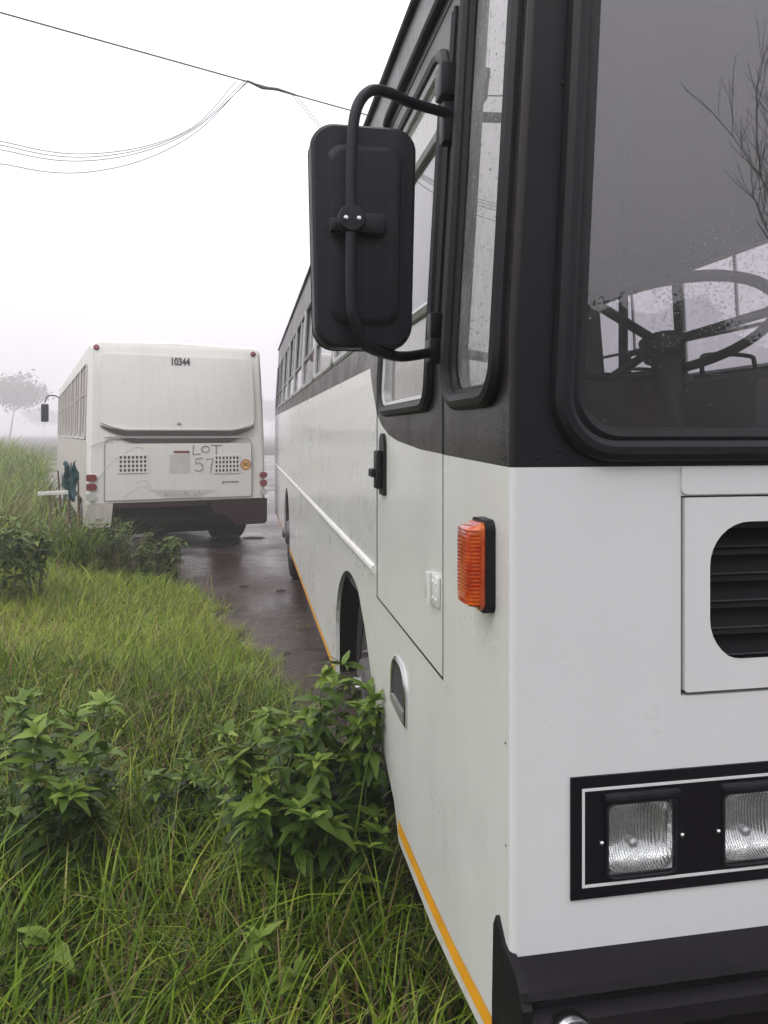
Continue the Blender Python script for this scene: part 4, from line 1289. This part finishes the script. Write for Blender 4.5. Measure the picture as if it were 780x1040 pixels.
def weed(base, hgt, spread, nst, seed, label, group, leaf=.10, dens=1.0, mat='leaf', maxx=None, young=.5, name='leafy_weed', cat='weed', wid=.36):
    rg = random.Random(seed)
    zb = float(ground_z(base[0], base[1]))
    root = thing(name, label, cat, (base[0], base[1], zb), 0, group)
    SV = MB(); LV = []; LF = []; LT = []; off = 0
    def put(pos, az, pitch, L_, tint):
        nonlocal off
        sv, sf = leaf_shape(L_, L_ * wid * rg.uniform(.85, 1.2), rg.uniform(.05, .4), rg.uniform(.15, .75))
        Mx = (Matrix.Rotation(az, 3, 'Z') @ Matrix.Rotation(-pitch, 3, 'Y') @ Matrix.Rotation(rg.uniform(-.5, .5), 3, 'X'))
        P = sv @ np.array(Mx).T + np.array(pos)
        if maxx is not None: P[:, 0] = np.minimum(P[:, 0], maxx - base[0] - .004 * rg.random())
        LV.append(P); LF.append(sf + off); off += len(P)
        LT.append(np.full(len(sf), tint))
    def stem(p0, h, lx, ly, r0, depth=0):
        n = max(4, int(h / .045 * dens))
        pts = []
        for k in range(n + 1):
            t = k / n
            pts.append(Vector((p0[0] + lx * t ** 1.4 * h + .006 * math.sin(k * 1.9 + seed), p0[1] + ly * t ** 1.4 * h, p0[2] + h * t * (1 - .08 * t))))
        if maxx is not None:
            for p in pts: p.x = min(p.x, maxx - base[0] - .03)
        SV.tube(pts, [r0 * (1 - .7 * k / n) for k in range(n + 1)], 6)
        az = rg.uniform(0, 2 * PI)
        for k in range(1, n + 1):
            t = k / n
            if t < .22 and depth == 0 and rg.random() < .7: continue
            az += 2.4 + rg.uniform(-.4, .4)
            L_ = leaf * rg.uniform(.7, 1.15) * (.75 + .5 * math.sin(min(1, t * 1.1) * PI * .8))
            if t < .55 and rg.random() < .45: continue
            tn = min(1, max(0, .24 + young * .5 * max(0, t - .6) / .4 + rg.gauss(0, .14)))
            for s in (0, PI):
                if rg.random() < .12: continue
                pit = rg.uniform(-.25, .45) + .4 * max(0, t - .7)
                put(pts[k], az + s + rg.uniform(-.3, .3), pit, L_, tn)
                if rg.random() < .55 and t < .93:      # side leaflets
                    for q in (-.8, .8):
                        put(pts[k], az + s + q + rg.uniform(-.15, .15), pit - .1, L_ * .62, tn)
        for k in range(8):           # tip rosette
            put(pts[-1], az + k * 1.05 + rg.uniform(-.2, .2), rg.uniform(.25, 1.0), leaf * rg.uniform(.5, .95), min(1, .50 + .30 * young + rg.gauss(0, .14)))
        if depth == 0 and h > .3:
            for k in range(rg.randint(1, 3)):
                i = rg.randint(int(n * .35), int(n * .8))
                a = rg.uniform(0, 2 * PI)
                stem(pts[i], h * rg.uniform(.22, .38), .45 * math.cos(a), .45 * math.sin(a), r0 * .6, 1)
    for s in range(nst):
        a = rg.uniform(0, 2 * PI); q = math.sqrt(rg.random())
        px, py = spread[0] * q * math.cos(a), spread[1] * q * math.sin(a)
        if maxx is not None: px = min(px, maxx - base[0] - .05)
        hh = hgt * rg.uniform(.50, 1.04) * (1 - .22 * q * q)
        stem((px, py, -.03), hh, .16 * px / max(.1, spread[0]) + rg.uniform(-.1, .1), rg.uniform(-.15, .15), .0055)
    SV.build('stem', M['stem'], root, 60, False)
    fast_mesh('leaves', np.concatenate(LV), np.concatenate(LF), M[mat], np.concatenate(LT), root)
    return root

weed((.25, 2.72), .98, (.21, .25), 26, 5, 'tall leafy green weed clump pressed against the near bus front wheel', 'leafy weeds in the grass', .084, .9, maxx=.474, young=.75, wid=.38)
weed((-.72, 2.72), .86, (.22, .20), 11, 8, 'broad leafy weed clump alone in the open grass away from the buses', 'leafy weeds in the grass', .084, .9, young=.75, wid=.38)
weed((-.14, 3.05), .50, (.15, .13), 6, 12, 'low dull leafy weed between the two tall leafy clumps', 'leafy weeds in the grass', .064, .9, young=.5, wid=.40)
weed((-.53, 2.12), .34, (.05, .05), 2, 21, 'short bright weed under the clump in the open grass', 'leafy weeds in the grass', .085, .9, young=.8)
weed((.10, 2.16), .36, (.05, .05), 2, 22, 'pale young weed standing in front of the tall clump by the bus', 'leafy weeds in the grass', .09, .9, young=.9)
weed((-.28, 1.80), .22, (.04, .04), 2, 23, 'tiny wide-leaved weed at the very near edge of the grass', 'leafy weeds in the grass', .09, .8, young=.6, wid=.5)
weed((-.14, 1.74), .25, (.03, .03), 1, 27, 'single bright pointed weed sprout at the very near edge of the grass', 'leafy weeds in the grass', .10, .8, young=.9, wid=.45)
weed((-1.02, 3.4), .45, (.10, .1), 3, 24, 'grey-green weed behind the clump in the open grass', 'leafy weeds in the grass', .085, .9, young=.5)
weed((-2.15, 7.2), .95, (.45, .35), 16, 31, 'dark rounded bush on the bank, farthest from both buses', 'bushes at the verge', .10, .9, 'darkleaf', young=.6, name='bush', cat='bush')
weed((-1.70, 9.35), .85, (.42, .28), 16, 33, 'dense bush below the tail lamps of the far bus', 'bushes at the verge', .085, .9, 'darkleaf', young=.5, name='bush', cat='bush')
weed((-1.22, 9.25), .62, (.36, .25), 16, 34, 'middle low bush hiding the dark bumper of the far bus', 'bushes at the verge', .08, .9, 'darkleaf', young=.5, name='bush', cat='bush')
weed((-.90, 9.05), .60, (.25, .2), 9, 35, 'sprawling pale-leaved bush at the road edge, below LOT 57', 'bushes at the verge', .10, .8, 'darkleaf', young=1.0, name='bush', cat='bush')

# arching straw-coloured grass clumps
def tussock(base, n, h0, h1, seed, label, arch=.7, w=.012, mat='straw'):
    global rs
    zb = float(ground_z(base[0], base[1]))
    keep = rs; rs = np.random.default_rng(seed)
    x = base[0] + rs.normal(0, .09, n); y = base[1] + rs.normal(0, .09, n)
    V, F, T_ = blades(x, y, rs.uniform(h0, h1, n), rs.uniform(w * .5, w, n), rs.uniform(.1, .5, n), rs.uniform(.2, .9, n) * arch, np.clip(rs.normal(.4, .25, n), 0, 1), 6)
    rs = keep
    V[:, 0] -= base[0]; V[:, 1] -= base[1]; V[:, 2] -= zb
    o = fast_mesh('tall_grass_clump', V, F, M[mat], T_)
    o.location = (base[0], base[1], zb)
    tag(o, label, 'grass clump', 'tall grass clumps near the far bus')
tussock((-1.45, 9.2), 130, .5, 1.05, 1, 'arching straw-coloured grass clump against the far bus bumper')
tussock((-1.85, 9.0), 190, .45, .95, 7, 'dense fresh green grass clump hiding the lower corner of the far bus', .6, .014, 'grass')
tussock((-2.75, 9.3), 150, .6, 1.25, 2, 'tall dry grass clump beside the white plank post')
tussock((-3.45, 9.0), 150, .6, 1.35, 3, 'tallest dry grass clump, farthest from the far bus')
tussock((-2.2, 9.4), 110, .5, 1.0, 4, 'upright pale grass clump in front of the teal sheet')
tussock((-3.3, 11.5), 150, .8, 1.35, 5, 'hazy grass clump alongside the flank of the far bus')
tussock((-4.4, 12.5), 150, .8, 1.4, 6, 'faint grass clump on the bank in line with the foggy tree')
for q, (cx, cy, s, lb) in enumerate(((-.02, 8.6, .034, 'small dark clod of mud on the wet road nearer the verge'), (.36, 8.3, .036, 'dark clod of mud on the road beside the rear wheel'), (.12, 12.6, .12, 'flat dark scrap lying on the road beyond the far bus bumper'), (.30, 5.95, .026, 'little lump of soil beside the grassy road crack'))):
    bm = bmesh.new(); bmesh.ops.create_icosphere(bm, subdivisions=3, radius=1)
    rg = random.Random(q)
    for v in bm.verts:
        k = 1 + .25 * math.sin(v.co.x * 5 + q) * math.cos(v.co.y * 6 + q) + rg.uniform(-.16, .16)
        v.co = (v.co.x * s * k * 1.4, v.co.y * s * k * .8, max(-.2, v.co.z) * s * (.12 if q == 2 else .45) * k)
    vs_ = [v.co.copy() for v in bm.verts]; fs_ = [[v.index for v in f.verts] for f in bm.faces]; bm.free()
    o = link('mud_clod', vs_, fs_, M['clod'], smooth=60); o.location = (cx, cy, .01)
    tag(o, lb, 'clod', 'clods lying on the road')

# ------------------------------------------------------------------ trees in the fog, bare tree behind the viewer
def tree(base, H, cr, seed, label, nleaf=2600, trunk_h=.38, group='trees standing in the fog', leaf=.09, flat=.45, sx=1.0):
    rg = random.Random(seed); rn = np.random.default_rng(seed)
    zb = float(ground_z(base[0], base[1])) - .05
    root = thing('tree', label, 'tree', (base[0], base[1], zb), 0, group)
    f = MB(); tips = []
    def limb(p, d, l, r, depth):
        pts = [p]; q = p
        for k in range(4):
            d = (d + Vector((rg.uniform(-.18, .18), rg.uniform(-.18, .18), rg.uniform(-.03, .14)))).normalized()
            q = q + d * l / 4; pts.append(q)
        f.tube(pts, [r * (1 - .14 * k) for k in range(5)], 6)
        if depth < 3:
            for k in range(3 if depth else 4):
                a = rg.uniform(0, 2 * PI) if depth else k * PI / 2 + rg.uniform(-.4, .4)
                nd = (d * .55 + Vector((math.cos(a) * sx, math.sin(a), rg.uniform(.1, .6)))).normalized()
                limb(pts[rg.choice((2, 3, 4))] if depth else pts[-1], nd, l * rg.uniform(.55, .8), r * .55, depth + 1)
        else: tips.append(q)
        if depth >= 2: tips.append(pts[2])
    limb(Vector((0, 0, 0)), Vector((.03, 0, 1)), H * trunk_h, H * .014 + .02, 0)
    f.build('trunk', M['bark'], root, 60, False)
    T = np.array([tuple(t) for t in tips]); n = nleaf
    c = T[rn.integers(0, len(T), n)] + rn.normal(0, 1, (n, 3)) * np.array([cr, cr, cr * flat]) * .22
    a = rn.normal(0, 1, (n, 3)); a /= np.linalg.norm(a, axis=1)[:, None]
    b = np.cross(a, rn.normal(0, 1, (n, 3))); b /= np.linalg.norm(b, axis=1)[:, None]
    s = leaf * rn.uniform(.6, 1.4, n)[:, None]
    V = np.stack([c - a * s, c + b * s * .45, c + a * s, c - b * s * .45], 1).reshape(-1, 3)
    F = np.arange(4 * n).reshape(-1, 4)
    fast_mesh('crown', V, F, M['treeleaf'], rn.uniform(0, 1, n), root)
    return root
def cw_(X, D):
    t = (X - 390) / 780
    return (D * (.1767 + t * .9843), D * (.9843 - t * .1767))
tree(cw_(9, 160), 13.6, 8.0, 2, 'foggy spreading tree with a slim forked trunk beyond the tall grass', 3600, .45, leaf=.44)
for k, (Xp, D, H, lb) in enumerate(((-45, 230, 17.0, 'faint broad tree at the edge of the fog'), (44, 330, 15.0, 'ghostly low tree beside the nose mirror of the far bus'), (276, 330, 20.0, 'faint grey tree in the fog in the gap between the buses'))):
    tree(cw_(Xp, D), H, 10.0, 40 + k, lb, 2400, .34, leaf=.8)
# behind the viewer: bare tree and scrub that the windshield mirrors
def bare_tree(base, H, seed, label):
    rg = random.Random(seed)
    root = thing('bare_tree', label, 'tree', (base[0], base[1], float(ground_z(*base)) - .1))
    t_ = MB(); b_ = MB()
    def limb(p, d, l, r, depth):
        pts = [p]; q = p
        for k in range(5):
            d = (d + Vector((rg.uniform(-.12, .12), rg.uniform(-.12, .12), rg.uniform(.0, .12)))).normalized()
            q = q + d * l / 5; pts.append(q)
        (t_ if depth == 0 else b_).tube(pts, [max(.008, r * (1 - .13 * k)) for k in range(6)], 6)
        if depth < 5:
            for k in range(5 if depth == 0 else 3):
                a = rg.uniform(0, 2 * PI)
                nd = (d * 1.1 + Vector((math.cos(a), math.sin(a), .35)) * (.62 if depth else .5)).normalized()
                limb(pts[-1] if depth == 0 else pts[rg.choice((2, 3, 4, 5))], nd, l * rg.uniform(.62, .85), r * .58, depth + 1)
    limb(Vector((0, 0, 0)), Vector((0, 0, 1)), H * .22, .13, 0)
    t_.build('trunk', M['fogbark'], root, 60, False); b_.build('branches', M['fogbark'], root, 60, False)
bare_tree((13.6, -13.2), 17.5, 6, 'bare winter tree behind the viewer, mirrored in the windshield')
hr = thing('hedge', 'tall overgrown hedge behind the viewer, mirrored low in the windshield', 'hedge', (8, -18, 0))
rn = np.random.default_rng(5)
hx = np.linspace(-20, 22, 85); hv = np.linspace(0, 1, 13)
V = []; F = []
for a in hx:
    top = 5.0 + .7 * math.sin(a * .55) + .45 * math.sin(a * 1.3 + 1) + .25 * math.sin(a * 2.9)
    for t in hv:
        ang = PI * t
        V.append((a + rn.normal(0, .12), 1.3 * math.cos(ang) * (.7 + .3 * math.sin(ang)) + rn.normal(0, .14), -.1 + top * math.sin(ang) ** .55 + rn.normal(0, .12)))
for k in range(84):
    for q in range(12):
        c0 = k * 13 + q
        F.append((c0, c0 + 1, c0 + 14, c0 + 13))
MB().add(V, F).build('body', M['hedge'], hr, 180, False)
P = np.array(V); n = 14000
c = P[rn.integers(0, len(P), n)] + rn.normal(0, .22, (n, 3))
a = rn.normal(0, 1, (n, 3)); a /= np.linalg.norm(a, axis=1)[:, None]
b = np.cross(a, rn.normal(0, 1, (n, 3))); b /= np.linalg.norm(b, axis=1)[:, None]
z_ = .07 * rn.uniform(.6, 1.4, n)[:, None]
fast_mesh('leaves', np.stack([c - a * z_, c + b * z_ * .5, c + a * z_, c - b * z_ * .5], 1).reshape(-1, 3), np.arange(4 * n).reshape(-1, 4), M['treeleaf'], rn.uniform(0, 1, n), hr)
